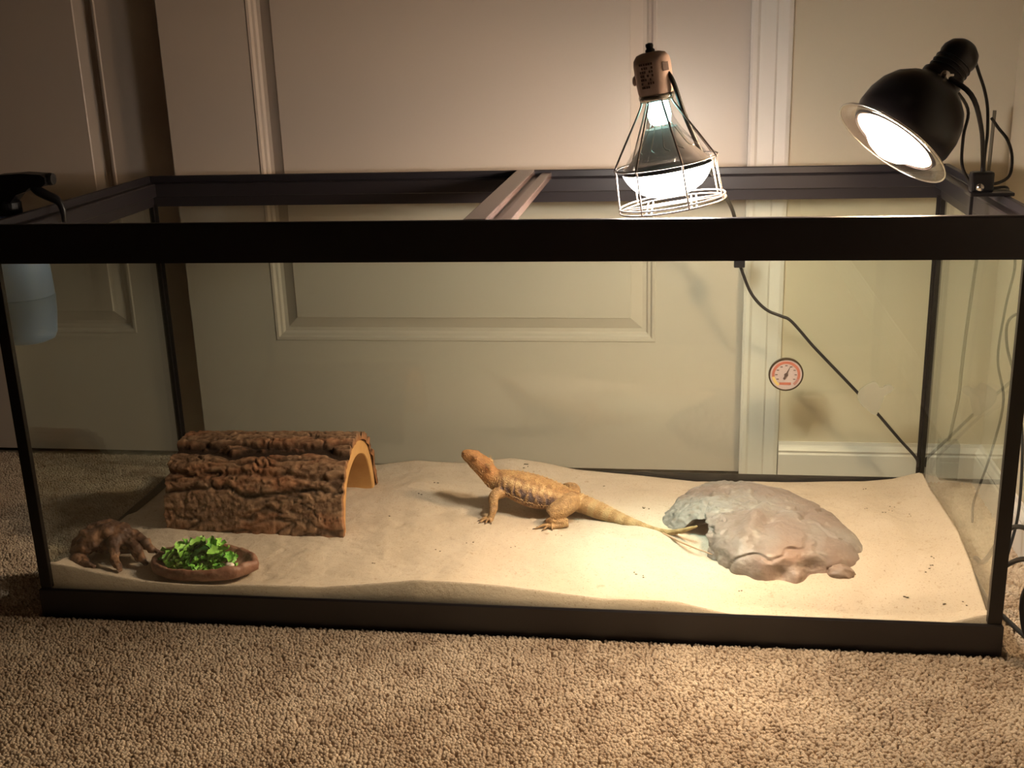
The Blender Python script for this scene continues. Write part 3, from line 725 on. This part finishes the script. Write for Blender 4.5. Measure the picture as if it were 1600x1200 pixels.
    for sgn in (0, 1):
        for i in range(68, 116, 1):
            for row, am, l in ((0, -.30, .0034), (1, -.52, .0024)):
                if row and i % 2: continue
                ang = am if not sgn else PI-am; ii = i
                b = at(ii, ang + random.uniform(-.06, .06)); d = (side[ii]*math.cos(ang)) + up[ii]*math.sin(ang)*.5 + T[ii]*.7
                spike(b, d, l*random.uniform(.7, 1.1), .0009)
        for ang0 in (.55, .85, 1.15, 1.4):
            for i in range(70, 170, 3):
                ang = ang0 if not sgn else PI-ang0; ang += random.uniform(-.1, .1)
                sc = 1.0 if i < 120 else max(.3, 1-(i-120)/55)
                b = at(i, ang); spike(b, (b-P[i]) + T[i]*.02*sc, .0015*sc, .0008*sc)
        for i in range(26, 60, 1):     # beard and jaw
            for am in (-.55, -.95):
                if random.random() < .25: continue
                ang = am if not sgn else PI-am; b = at(i, ang + random.uniform(-.12, .12), -.0004); spike(b, (b-P[i]) + T[i]*.012 + np.array([0, 0, -.002]), .0026, .0008)
        for q in range(9):             # crown behind the head
            ang = (.05+q*.16) if not sgn else PI-(.05+q*.16); i = 42+q % 2; b = at(i, ang, -.0003); spike(b, (b-P[i])*1.0 + T[i]*.016, .0034, .0010)
        for q in range(6):
            c = np.array((.5680, .285+(-.0150 if not sgn else .0150), .1290-q*.0024)) + [q*.0010, 0, 0]; spike(c, ((.8), (-.6 if not sgn else .6), .1), .0032, .0009)
    o = obj('spines', *join(*sp), mat('spine_horn', (.58, .38, .18), .5), root); o['kind'] = 'stuff'; o['label'] = 'pale pointed spines along beard, flanks and back'
    for p, d in claws:
        V, F = tube([p - d*.001, p + d*.0016 + [0, 0, .0003], p + d*.0034 + [0, 0, -.0008]], [.0009, .0007, .0001], 6); obj('claw', V, F, M['claw'], root, smooth=True)
dragon()
tw = [(.826, .209, .0535), (.86, .178, .0515), (.893, .147, .0525)]
tag(obj('dry_straw', *tube(tw, [.0012, .0016, .0006], 7, n=5), M['twig'], smooth=True), 'thin pinkish dry straw lying below the tail tip', 'straw')

# ---------------------------------------------------------------- food dish
def dish():
    cx, cy, z = .211, .058, .050
    t = thing('food_dish', 'oval brown resin food dish with lumpy rim, filled with greens', 'dish', (cx, cy, z))
    rx, ry = .074, .041; na = 120; a = np.arange(na)*2*PI/na
    prof = [(.0, .006), (.62, .0065), (.80, .009), (.88, .016), (.93, .0185), (.985, .0175), (1.02, .012), (1.0, .003), (.93, 0), (0, 0)]
    V = []; F = []
    for r, h in prof:
        rr = r*(1+.05*(fbm(np.c_[np.cos(a)*2, np.sin(a)*2, np.full(na, 0)], 1.5, 3, 81)-.5)*2*(r > .5)); hh = h + (.0045*(fbm(np.c_[np.cos(a)*3, np.sin(a)*3, np.zeros(na)], 1.6, 3, 82)-.5)*2 if r > .8 and h > .01 else 0)
        V.append(np.c_[cx+rx*rr*np.cos(a), cy+ry*rr*np.sin(a) + .0*a, np.full(na, z)+hh + .004*np.sin(a)*0])
    n = len(prof); V = np.vstack(V)
    for i in range(n-1):
        for k in range(na): l = (k+1) % na; F.append((i*na+k, i*na+l, (i+1)*na+l, (i+1)*na+k))
    obj('bowl', V, F, M['resin'], t, smooth=True)
    # bits of salad: a mound of shredded leaf, then leaves that can be told apart
    def leafmesh(c, l, w, rot, tilt, curl, rng_):
        nu, nv = 7, 4; V = []; F = []
        for i in range(nu):
            u = i/(nu-1)
            for j in range(nv+1):
                v = j/nv*2-1; ww = w*math.sin(PI*min(.98, max(.05, u**.8)))*(1+.25*math.sin(u*19+v*2))
                x = (u-.5)*l; y = v*ww*.5; zz = curl*(abs(v)**2)*w - curl*1.2*l*(u-.5)**2 + .0016*math.sin(u*14+v*5)
                V.append((x, y, zz))
        V = np.array(V)
        for i in range(nu-1):
            for j in range(nv): k = i*(nv+1)+j; F.append((k, k+nv+1, k+nv+2, k+1))
        R = np.array((Matrix.Rotation(rot, 3, 'Z') @ Matrix.Rotation(tilt, 3, 'Y') @ Matrix.Rotation(rng_.uniform(-.6, .6), 3, 'X')))
        V = V@R.T + c; k = len(V); F2 = [tuple(i+k for i in f[::-1]) for f in F]
        return np.vstack([V, V-[0, 0, .0004]]), F + F2
    r2 = random.Random(3)
    lz = lambda x, y: z+.0085+.026*max(0, 1-((x-.205)/.062)**2-((y-.060)/.038)**2)
    m = []
    for i in range(150):
        q = r2.uniform(0, 2*PI); rr = math.sqrt(r2.random()); x = .207+.052*rr*math.cos(q); y = .059+.029*rr*math.sin(q)
        m.append(leafmesh(np.array((x, y, z+.008+(lz(x, y)-z-.008)*r2.uniform(.1, .8))), r2.uniform(.010, .020), r2.uniform(.005, .010), r2.uniform(0, 6.3), r2.uniform(-.7, .7), r2.uniform(-.4, .6), r2))
    s = obj('shredded_greens', *join(*m), M['leaf'], smooth=True); tag(s, 'mound of shredded green leaf heaped in the oval dish', 'greens', kind='stuff')
    spots = [(.170, .045), (.185, .070), (.190, .048), (.203, .062), (.212, .045), (.200, .078), (.222, .066), (.232, .050), (.240, .066), (.218, .080), (.180, .058), (.250, .054), (.160, .060), (.228, .074), (.208, .055), (.195, .085)]
    words = 'first second third fourth fifth sixth seventh eighth ninth tenth eleventh twelfth thirteenth fourteenth fifteenth sixteenth'.split()
    for i, (x, y) in enumerate(spots):
        order = words[sorted(range(len(spots)), key=lambda q: spots[q][0]).index(i)]
        shade = 'pale green' if i % 5 in (0, 2, 3) else ('bright green' if i % 5 == 1 else 'dark green')
        mt = (M['leaf_pale'], M['leaf'], M['leaf_dark'])[0 if i % 5 in (0, 2, 3) else (1 if i % 5 == 1 else 2)]
        o = obj('salad_leaf', *leafmesh(np.array((x, y, lz(x, y)+.001)), r2.uniform(.020, .030), r2.uniform(.011, .016), r2.uniform(0, 6.3), r2.uniform(-.6, .6), r2.uniform(.2, .7), r2), mt, smooth=True)
        tag(o, '%s torn leaf, %s from the left on the salad mound' % (shade, order), 'leaf', 'torn leaves on the salad mound')
    o = obj('food_chunk', *ico((.2560, .0385, z+.0165), (.0065, .005, .004), 3, 4, .5, 2), M['radish'], smooth=True); tag(o, 'pinkish white food chunk at the right front of the dish', 'food')
dish()

# ---------------------------------------------------------------- gnarled wood piece
def gnarl():
    z = .052; T = lambda p, r: tube(p, r, 14, n=6)
    parts = [T([(.012, .066, z+.006), (.024, .080, z+.022), (.046, .094, z+.032), (.066, .096, z+.031), (.080, .090, z+.020)], [.010, .0150, .0165, .013, .008]),
             T([(.012, .066, z+.004), (.030, .052, z+.002), (.050, .046, z+.001)], [.010, .010, .004]),
             T([(.068, .096, z+.030), (.088, .094, z+.024), (.108, .086, z+.016), (.128, .080, z+.009)], [.010, .008, .0062, .0030]),
             T([(.068, .094, z+.027), (.090, .080, z+.017), (.106, .066, z+.008), (.120, .056, z+.003)], [.010, .0095, .0075, .0032]),
             T([(.062, .092, z+.026), (.068, .074, z+.022), (.078, .052, z+.008), (.092, .036, z+.001)], [.009, .0075, .0062, .0030]),
             T([(.024, .112, z+.002), (.056, .118, z+.010), (.092, .108, z+.004)], [.010, .016, .010]),
             T([(.030, .098, z+.020), (.018, .104, z+.030), (.008+.006, .108, z+.037)], [.010, .006, .002]),
             ico((.042, .094, z+.020), (.024, .016, .018), 3)]
    o = obj('gnarled_wood_piece', *join(*parts), M['drift'], loc=(.056, .08, z)); o.location.x += .009
    md = o.modifiers.new('r', 'REMESH'); md.mode = 'VOXEL'; md.voxel_size = .0013; md.use_smooth_shade = True
    md = o.modifiers.new('s', 'SMOOTH'); md.iterations = 4
    bpy.context.view_layer.update(); evaluated(o); me = o.data; X = get_co(me); N = get_no(me)
    X += N*(.018*(fbm(X, 38, 3, 91)-.5) + .006*(fbm(X, 130, 3, 92)-.5))[:, None]; set_co(me, X)
    if not me.materials: me.materials.append(M['drift'])
    tag(o, 'small gnarled dark brown wood piece in the left front corner of the tank', 'driftwood')
gnarl()

# ---------------------------------------------------------------- caged lamp
def caged_lamp():
    bot = np.array((.8365, .082, .5345)); top = np.array((.8100, .082, .7045)); ax = (top-bot)/np.linalg.norm(top-bot)
    t = thing('caged_lamp', 'lit clamp-less bulb in flared wire cage with beige socket, standing on the front rim', 'lamp', tuple(bot))
    t['label'] = 'lit bulb in a flared wire cage with beige socket on the front rim'
    at = lambda s: bot + ax*s
    u, v, n = frame_from(ax)
    circ = lambda s, r, k=48: np.array([at(s) + r*(math.cos(q)*u + math.sin(q)*v) for q in np.arange(k)*2*PI/k])
    # socket: cylinder with a domed shoulder, collar
    obj('socket', *lathe(at(.128), ax, [(.0, 0), (.0195, 0), (.0200, .002), (.0205, .004), (.0212, .016), (.0215, .034), (.0205, .040), (.0165, .0455), (.010, .0475), (0, .048)], 40), M['socket'], t, smooth=True)
    obj('collar', *lathe(at(.120), ax, [(.015, 0), (.0185, .001), (.0205, .004), (.0208, .0075), (.0195, .009), (.0, .009)], 40), M['steel'], t, smooth=True)
    obj('switch_knob', *lathe(at(.175), ax, [(.0055, 0), (.0055, .003), (.0038, .0045), (.0046, .0075), (.0040, .0100), (0, .011)], 20), M['black'], t, smooth=True)
    # printed dark block and the small square window on the socket, slightly proud curved patches
    def patch(s0, s1, a0, a1, r, m, name, k=8):
        V = []; 
        for i in range(k+1):
            q = a0+(a1-a0)*i/k
            for s in (s0, s1):
                for rr in (r, r-.001): V.append(at(s) + rr*(math.cos(q)*u + math.sin(q)*v))
        F = []
        for i in range(k):
            b = i*4; F += [(b, b+4, b+6, b+2), (b+1, b+3, b+7, b+5), (b, b+1, b+5, b+4), (b+2, b+6, b+7, b+3)]
        F += [(0, 2, 3, 1), (4*k, 4*k+1, 4*k+3, 4*k+2)]
        return V, F
    tocam = np.array(cam.location) - at(.15); qc = math.atan2(tocam@v, tocam@u)
    sgn = 1 if ((-math.sin(qc+.3)*0 + (math.cos(qc+.5)*u + math.sin(qc+.5)*v)[0]) > (math.cos(qc)*u + math.sin(qc)*v)[0]) else -1
    rows = []
    for r_ in range(7):
        s = .137+r_*.0042; q0 = qc - sgn*.75
        for k in range(6):
            if random.random() < .18: continue
            a0 = q0 + sgn*k*.13; rows.append(patch(s, s+.0026, a0, a0+sgn*random.uniform(.07, .115), .0219, None, '', 2))
    obj('printed_label', *join(*rows), M['label'], t, label='dark print')
    obj('label_window', *patch(.153, .1625, qc+sgn*.55, qc+sgn*.95, .0221, None, ''), M['label'], t)
    obj('side_tab', *ico(at(.147) + u*0 + (-1)*(math.cos(qc+sgn*1.5)*u + math.sin(qc+sgn*1.5)*v)*.022, (.003, .004, .006), 2), M['socket'], t, smooth=True)
    # cage
    wr = .00105; cg = []
    nrib = 7
    for k in range(nrib):
        q = qc + .28 + k*2*PI/nrib; d = math.cos(q)*u + math.sin(q)*v
        obj('cage_rib', *tube([at(.122)+d*.0185, at(.112)+d*.0225, at(.055)+d*.0585, at(.045)+d*.0600, at(.0)+d*.0625], wr*1.05, 8, n=4), M['wire'], t, smooth=True)
    for s, r in ((.050, .0595), (.0, .0625), (.0045, .0622)):
        obj('cage_ring', *tube(circ(s, r), wr, 8, closed=True), M['wire'], t, smooth=True)
    for off in (-.028, -.022, .024, .030):
        for dirn, oth in ((u, v),):
            hl = math.sqrt(.0622**2-off**2); pts = [at(.0)+dirn*off+oth*q*hl + 0*ax for q in (-1, -.5, 0, .5, 1)]
            obj('cage_bar', *tube(pts, wr, 8), M['wire'], t, smooth=True)
    for off in (-.004, .012):
        hl = math.sqrt(.0622**2-off**2); obj('cage_bar', *tube([at(.002)+v*off+u*q*hl for q in (-1, 0, 1)], wr, 8), M['wire'], t, smooth=True)
    # bulb
    b = obj('bulb', *lathe(at(0), ax, [(.0140, .121), (.0142, .110), (.0165, .100), (.0225, .088), (.0335, .072), (.0450, .058), (.0510, .049), (.0525, .043)], 56), M['clear'], t, smooth=True, label='clear glass reflector bulb')
    prof = [(.0528, .0430), (.0508, .0380), (.0486, .0335), (.0440, .0265), (.0375, .0200), (.028, .0145), (.015, .0105), (.0005, .0092)]
    fo = obj('bulb_face', *lathe(at(0), ax, prof, 48), M['cage_face'], b, smooth=True, label='glowing frosted face')
    pl = fo.data.polygons[0]; cw = pl.center + wloc(b) - Vector(at(.045))
    if pl.normal.dot(cw) < 0: fo.data.flip_normals()
    obj('neck_glow', *lathe(at(0), ax, [(.0005, .093), (.0080, .0935), (.0120, .097), (.0135, .104), (.0128, .112), (.0120, .1195)], 32), M['cage_neck'], b, smooth=True, label='bright glowing neck')
    refl = mat('reflector_grey', (.55, .51, .50), .4, metal=.3); refl.node_tree.nodes['Principled BSDF'].inputs['Alpha'].default_value = .80
    obj('inner_reflector', *lathe(at(0), ax, [(.0185, .094-.004), (.024, .078), (.034, .064), (.0440, .0535), (.0490, .0475)], 48), refl, b, smooth=True)
    for k in range(5):
        q = qc-.9+k*.45; d = math.cos(q)*u + math.sin(q)*v
        obj('support_wire', *tube([at(.097)+d*.0135, at(.082)+d*.025, at(.070)+d*.0345, at(.066)+(math.cos(q+.15)*u+math.sin(q+.15)*v)*.0385], .0006, 6, n=4), M['filament'], b, smooth=True)
    # cord
    c = [(.826, .074, .690), (.8359, .070, .6749), (.8477, .075, .6411), (.8606, .085, .6111), (.8740, .110, .5824), (.8967, .250, .5315), (.9199, .38, .479), (.931, .43, .430), (.9343, .450, .397)]
    obj('cord', *tube(c, .0027, 10, n=6), M['cord'], t, smooth=True)
    obj('cord_joint', *box((.9265, .4455, .383), (.9430, .4560, .408), .002), M['black'], t)
    c2 = [(.9355, .4565, .386), (.950, .4590, .349), (.963, .4592, .329), (.980, .4592, .314), (1.000, .4592, .3055), (1.016, .4592, .297), (1.049, .4592, .259), (1.085, .4592, .221), (1.121, .4592, .183), (1.15, .4592, .152), (1.186, .4592, .110), (1.2130, .4570, .080), (1.2165, .4555, .066)]
    obj('cord', *tube(c2, .0024, 10, n=6), M['cord'], t, smooth=True)
    sd = bpy.data.lights.new('caged_bulb_beam', 'SPOT'); sd.energy = CAGE_SPOT; sd.color = COOL; sd.spot_size = math.radians(40); sd.spot_blend = .9; sd.shadow_soft_size = .02
    so = bpy.data.objects.new('caged_bulb_beam', sd); C.objects.link(so); so.parent = t
    so.location = tuple(at(.004)-bot); so.rotation_euler = Vector((-.04, .19, -1)).to_track_quat('-Z', 'Y').to_euler()
caged_lamp()

# ---------------------------------------------------------------- dome clamp lamp
def dome_lamp():
    c = np.array((1.091, .128, .5985)); n = np.array((-.596, -.288, -.746)); n /= np.linalg.norm(n); b = -n
    t = thing('dome_clamp_lamp', 'lit black dome clamp lamp with glass flange above the right rim', 'lamp', (1.205, .15, H))
    P = lambda s: c + b*s
    obj('dome', *lathe(c, b, [(.0520, -.001), (.0560, .004), (.0605, .018), (.0600, .036), (.0560, .052), (.0480, .066), (.0360, .077), (.0260, .083), (.0240, .086), (.0238, .078), (.0340, .074), (.0460, .064), (.0545, .050), (.0585, .036), (.0590, .020), (.0535, .004)], 56, close=True), M['black'], t, smooth=True, label='black outer dome')
    obj('reflector_lining', *lathe(c, b, [(.0505, .001), (.0580, .018), (.0578, .036), (.0538, .050), (.0455, .063), (.0335, .073), (.0200, .078), (0.0005, .079)], 56), M['silver'], t, smooth=True)
    obj('flange', *lathe(c, b, [(.0510, .001), (.0600, -.0012), (.0700, -.004), (.0715, -.0035), (.0718, -.0020), (.0705, -.0012), (.0600, .0014), (.0510, .0030)], 64, close=True), M['dish_glass'], t, smooth=True, label='see-through glass flange')
    obj('flange_rim', *tube([c - b*.0032 + .0722*(math.cos(q)*frame_from(b)[0] + math.sin(q)*frame_from(b)[1]) for q in np.arange(64)*2*PI/64], .0011, 8, closed=True), M['steel'], t, smooth=True)
    obj('socket', *lathe(c, b, [(.0240, .084), (.0250, .088), (.0250, .092), (.0215, .096), (.0215, .118), (.0225, .120), (.0225, .126), (.0190, .134), (.0120, .140), (.006, .1425), (0, .143)], 36), M['black'], t, smooth=True)
    for s in (.100, .106, .112):
        u, v, _ = frame_from(b)
        obj('socket_ridge', *tube([P(s) + .0218*(math.cos(q)*u + math.sin(q)*v) for q in np.arange(36)*2*PI/36], .0009, 6, closed=True), M['black'], t, smooth=True)
    blb = obj('bulb', *lathe(c, b, [(.0005, -.021), (.012, -.0195), (.024, -.0145), (.034, -.006), (.0405, .004), (.0435, .019), (.0425, .029), (.0380, .039), (.0290, .051), (.0200, .062), (.0150, .070), (.0140, .080)], 48), M['dome_glow'], t, smooth=True, label='blazing round bulb')
    # wing nut, bracket, clamp on the tank's right rim
    k = P(.098) + np.array((-.006, -.026, .0)); obj('wing_nut', *join(lathe(k, (0, -1, 0), [(0, 0), (.0055, 0), (.0060, .003), (.0045, .007), (0, .008)], 20), box(k+[-.009, -.006, -.0015], k+[.009, -.003, .0015], .0006)), M['steel'], t, smooth=True)
    obj('bracket_pin', *tube([P(.098), k], .003, 8), M['steel'], t, smooth=True)
    obj('swivel_arm', *tube([k+[0, .004, 0], (1.172, .122, .650), (1.190, .138, .612), (1.198, .150, .575), (1.200, .152, .556)], [.0030, .0030, .0027, .0026, .003], 10, n=5), M['black'], t, smooth=True)
    obj('clamp_jaw', *join(box((1.184, .135, H+.0005), (1.234, .168, H+.0045), .0012), box((1.186, .143, H+.004), (1.212, .160, H+.028), .003)), M['black'], t)
    obj('clamp_jaw', *join(box((1.188, .138, H-.040), (1.2085, .165, H-.0365), .001), box((1.1865, .146, H-.0365), (1.1905, .158, H+.002), .0008)), M['black'], t)
    obj('clamp_bolt', *lathe((1.193, .132, H+.012), (0, -1, 0), [(0, 0), (.0045, 0), (.0050, .002), (.0030, .005), (0, .006)], 16), M['steel'], t, smooth=True)
    e = P(.142)
    c1 = [e, (1.1741, .165, .699), (1.1850, .175, .686), (1.1928, .18, .670), (1.2020, .186, .650), (1.2082, .19, .6285), (1.2105, .19, .6000), (1.2098, .19, .5831), (1.2085, .185, .560), (1.2100, .182, .5440), (1.2220, .183, .540), (1.2400, .19, .548), (1.2440, .20, .570), (1.2370, .20, .590), (1.2251, .20, .6047), (1.2150, .195, .617)]
    obj('cord', *tube(c1, .0019, 9, n=6), M['cord'], t, smooth=True)
    c2 = [k+[.006, .01, -.006], (1.1808, .17, .6305), (1.1785, .17, .600), (1.1793, .17, .5668), (1.1880, .17, .548), (1.2014, .172, .5365), (1.2200, .178, .5355), (1.2400, .19, .5325), (1.2480, .24, .500), (1.2850, .33, .45), (1.3100, .38, .40), (1.3200, .4428, .324), (1.3230, .4681, .2384), (1.3180, .4000, .1943), (1.3180, .4300, .111), (1.3120, .4563, .0402), (1.300, .44, .012), (1.285, .38, .008)]
    obj('cord', *tube(c2, .0019, 9, n=6), M['cord'], t, smooth=True)
    sd = bpy.data.lights.new('dome_beam', 'SPOT'); sd.energy = DOME_SPOT; sd.color = WARM; sd.spot_size = math.radians(82); sd.spot_blend = .9; sd.shadow_soft_size = .03
    so = bpy.data.objects.new('dome_beam', sd); C.objects.link(so); so.parent = t
    so.location = tuple(c - b*.0255 - np.array(t.location)); so.rotation_euler = Vector(n).to_track_quat('-Z', 'Y').to_euler()
dome_lamp()

# ---------------------------------------------------------------- gauge, tape, cords, plug
def gauge():
    c = np.array((1.0105, .4622, .2130)); t = thing('temperature_gauge', 'round dial thermometer with red ring stuck on the back glass', 'thermometer', tuple(c - [0, 0, .026]))
    n = (0, -1, 0)
    obj('case', *lathe(c, n, [(0, 0), (.0262, 0), (.0265, .001), (.0265, .0050), (.0258, .0062), (.0243, .0062), (.0240, .0045), (0, .0045)], 48), M['gauge_case'], t, smooth=False)
    d = obj('dial', *lathe(c - np.array((0, .0046, 0)), n, [(.0242, 0), (.0240, .0004), (0, .0004)], 48), M['gauge_face'], t)
    def arc(a0, a1, r0, r1, m, name, h=.0006):
        V = []; k = 24
        for i in range(k+1):
            a = math.radians(a0+(a1-a0)*i/k)
            for r in (r0, r1): V.append(c + np.array((r*math.cos(a), -.0050-h, r*math.sin(a))))
        V2 = [v+np.array((0, h, 0)) for v in V]; K = len(V); F = []
        for i in range(k): b = 2*i; F += [(b, b+1, b+3, b+2), (K+b, K+b+2, K+b+3, K+b+1), (b+1, K+b+1, K+b+3, b+3), (b, b+2, K+b+2, K+b)]
        obj(name, V+V2, F, m, t)
    arc(-20, 190, .0175, .0215, M['red'], 'red_band'); arc(190, 238, .0175, .0215, M['yellow'], 'yellow_band'); arc(-52, -20, .0175, .0215, mat('gauge_mauve', (.42, .20, .17), .5), 'mauve_band')
    obj('red_strip', *box(c+[-.010, -.0056, -.0165], c+[.008, -.005, -.0125], .0002), M['red'], t)
    m = []
    for a in (0, 30, 60, 90, 120, 150, 180, 210, -30):
        q = math.radians(a); p = c+np.array((.0145*math.cos(q), -.0054, .0145*math.sin(q))); w_ = .0018
        m.append(box(p-[w_, .0002, .0007], p+[w_, .0002, .0007]))
    obj('dial_marks', *join(*m), M['ink'], t)
    q = math.radians(66); d = np.array((math.cos(q), 0, math.sin(q))); s = np.array((-d[2], 0, d[0])); o_ = c-[0, .0058, 0]
    V = [o_+d*.0155, o_+s*.0014, o_-d*.008+s*.0016, o_-d*.008-s*.0016, o_-s*.0014]; V = V + [v-np.array((0, .0005, 0)) for v in V]
    obj('needle', V, [(0, 1, 2, 3, 4)[::-1], (5, 6, 7, 8, 9)] + [(i, (i+1) % 5, (i+1) % 5+5, i+5) for i in range(5)], M['ink'], t)
    obj('hub', *lathe(o_-np.array((0, .0003, 0)), n, [(.0030, 0), (.0028, .0010), (0, .0012)], 16), M['ink'], t)
gauge()
def tape():
    k = 26; V = []; c = np.array((1.146, .4555, .182)); a = np.arange(k)*2*PI/k
    pts = [(-.027, 0), (-.025, .008), (-.021, .012), (-.012, .018), (-.004, .022), (.001, .020), (.004, .0135), (.010, .0125), (.014, .016), (.022, .0165), (.027, .012), (.023, .005), (.013, -.001), (.0105, -.012), (.008, -.021), (.003, -.033), (-.005, -.030), (-.011, -.024), (-.019, -.018), (-.026, -.008)]
    F = []; n = len(pts)
    V = [c+np.array((x, 0, z)) for x, z in pts] + [c+np.array((x, .0007, z)) for x, z in pts]
    F = [tuple(range(n))[::-1], tuple(range(n, 2*n))] + [(i, (i+1) % n, (i+1) % n+n, i+n) for i in range(n)]
    tag(obj('tape_piece', V, F, M['tape']), 'torn cloudy tape holding the black cord to the back glass', 'tape')
tape()
# grey-brown cord with a plug-in adapter behind the tank's right end
t = thing('power_adapter', 'boxy grey power adapter hanging on a cord in the back right corner of the room', 'adapter', (1.277, .535, .0))
obj('body', *box((1.2625, .515, .030), (1.2925, .545, .082), .003), M['grey_plastic'], t)
obj('lower_block', *box((1.2630, .513, .020), (1.2920, .543, .052), .003), M['grey_plastic'], t)
obj('cord', *tube([(1.2770, .53, .080), (1.2800, .53, .105), (1.2860, .53, .157), (1.2870, .53, .20), (1.2890, .53, .262), (1.2950, .53, .373), (1.300, .53, .46), (1.302, .53, .60)], .0026, 9, n=6), M['brown_cord'], t, smooth=True)
cc = [(1.324, .30, .352), (1.323, .345, .3425), (1.322, .4265, .3087), (1.322, .4237, .2707), (1.322, .3574, .2324), (1.322, .3302, .2031), (1.322, .30, .15), (1.316, .27, .07), (1.300, .25, .006)]
tag(obj('wall_cord', *tube(cc, .0021, 9, n=6), M['cord'], smooth=True), 'thin dark cord looping down the right wall', 'cord')
coil = [(1.262, .26, .006), (1.258, .200, .030), (1.262, .142, .096), (1.268, .115, .119), (1.276, .085, .126), (1.290, .040, .110), (1.296, .010, .060), (1.290, .004, .020), (1.276, .030, .006), (1.262, .070, .006), (1.252, .110, .010), (1.247, .120, .045), (1.253, .105, .066), (1.262, .046, .108), (1.276, -.005, .118), (1.292, -.035, .080), (1.294, -.030, .03), (1.282, .000, .006), (1.268, .030, .012), (1.262, .040, .050), (1.264, .030, .080), (1.275, .010, .095), (1.290, .020, .06), (1.296, .06, .02), (1.296, .12, .005)]
tag(obj('coiled_cord', *tube(coil, .0032, 9, n=7), M['cord'], smooth=True), 'black power cord coiled loosely on the carpet right of the tank', 'cord')

# ---------------------------------------------------------------- spray bottle
def bottle():
    cx, cy = -.047, .150
    t = thing('spray_bottle', 'pale blue spray bottle with black trigger hooked over the left rim', 'bottle', (cx, cy, .345))
    obj('bottle_body', *lathe((cx, cy, .345), (0, 0, 1), [(0, 0), (.026, 0), (.033, .003), (.0365, .010), (.040, .040), (.0415, .070), (.0405, .100), (.0375, .125), (.030, .145), (.019, .158), (.014, .165), (.013, .178), (0, .178)], 40), M['bottle'], t, smooth=True)
    obj('water_fill', *lathe((cx, cy, .3455), (0, 0, 1), [(.0270, .0), (.0338, .0025), (.0373, .010), (.0408, .040), (.0420, .062), (.0410, .064), (.0395, .064)], 40), M['liquid_line'], t, smooth=True, label='darker blue water-filled lower part')
    obj('neck_ring', *lathe((cx, cy, .520), (0, 0, 1), [(.0145, 0), (.0165, .001), (.0165, .017), (.0125, .020), (0, .020)], 24), M['black'], t)
    # sprayer head along +x, trigger inside the rim
    prof = [(-.030, .012), (-.033, .022), (-.026, .030), (-.006, .034), (.030, .036), (.058, .034), (.064, .030), (.064, .022), (.058, .018), (.040, .017), (.034, .012), (.020, .008), (.010, -.002), (-.006, -.004), (-.014, .002)]
    prof = [(x+cx, z+.540) for x, z in prof]
    V = [(x, cy+s, z) for s in (-.012, .012) for x, z in prof]; n = len(prof)
    obj('sprayer_head', V, [tuple(range(n))[::-1], tuple(range(n, 2*n))] + [(i, (i+1) % n, (i+1) % n+n, i+n) for i in range(n)], M['black'], t)
    obj('nozzle', *lathe((cx+.062, cy, .567), (1, 0, 0), [(0, 0), (.008, 0), (.0085, .003), (.0075, .008), (.003, .009), (0, .009)], 20), M['black'], t)
    tr = [(cx+.044, cy, .558), (cx+.052, cy, .548), (cx+.060, cy, .534), (cx+.076, cy, .520), (cx+.084, cy, .505)]
    tr = [(-.012, cy, .560), (-.002, cy, .552), (.010, cy, .5455), (.021, cy, .5405), (.0275, cy, .534), (.0300, cy, .522), (.0290, cy, .510)]
    obj('trigger', *tube(tr, [.004, .0065, .0065, .0060, .005, .0042, .003], 10, n=4), M['black'], t, smooth=True)
bottle()
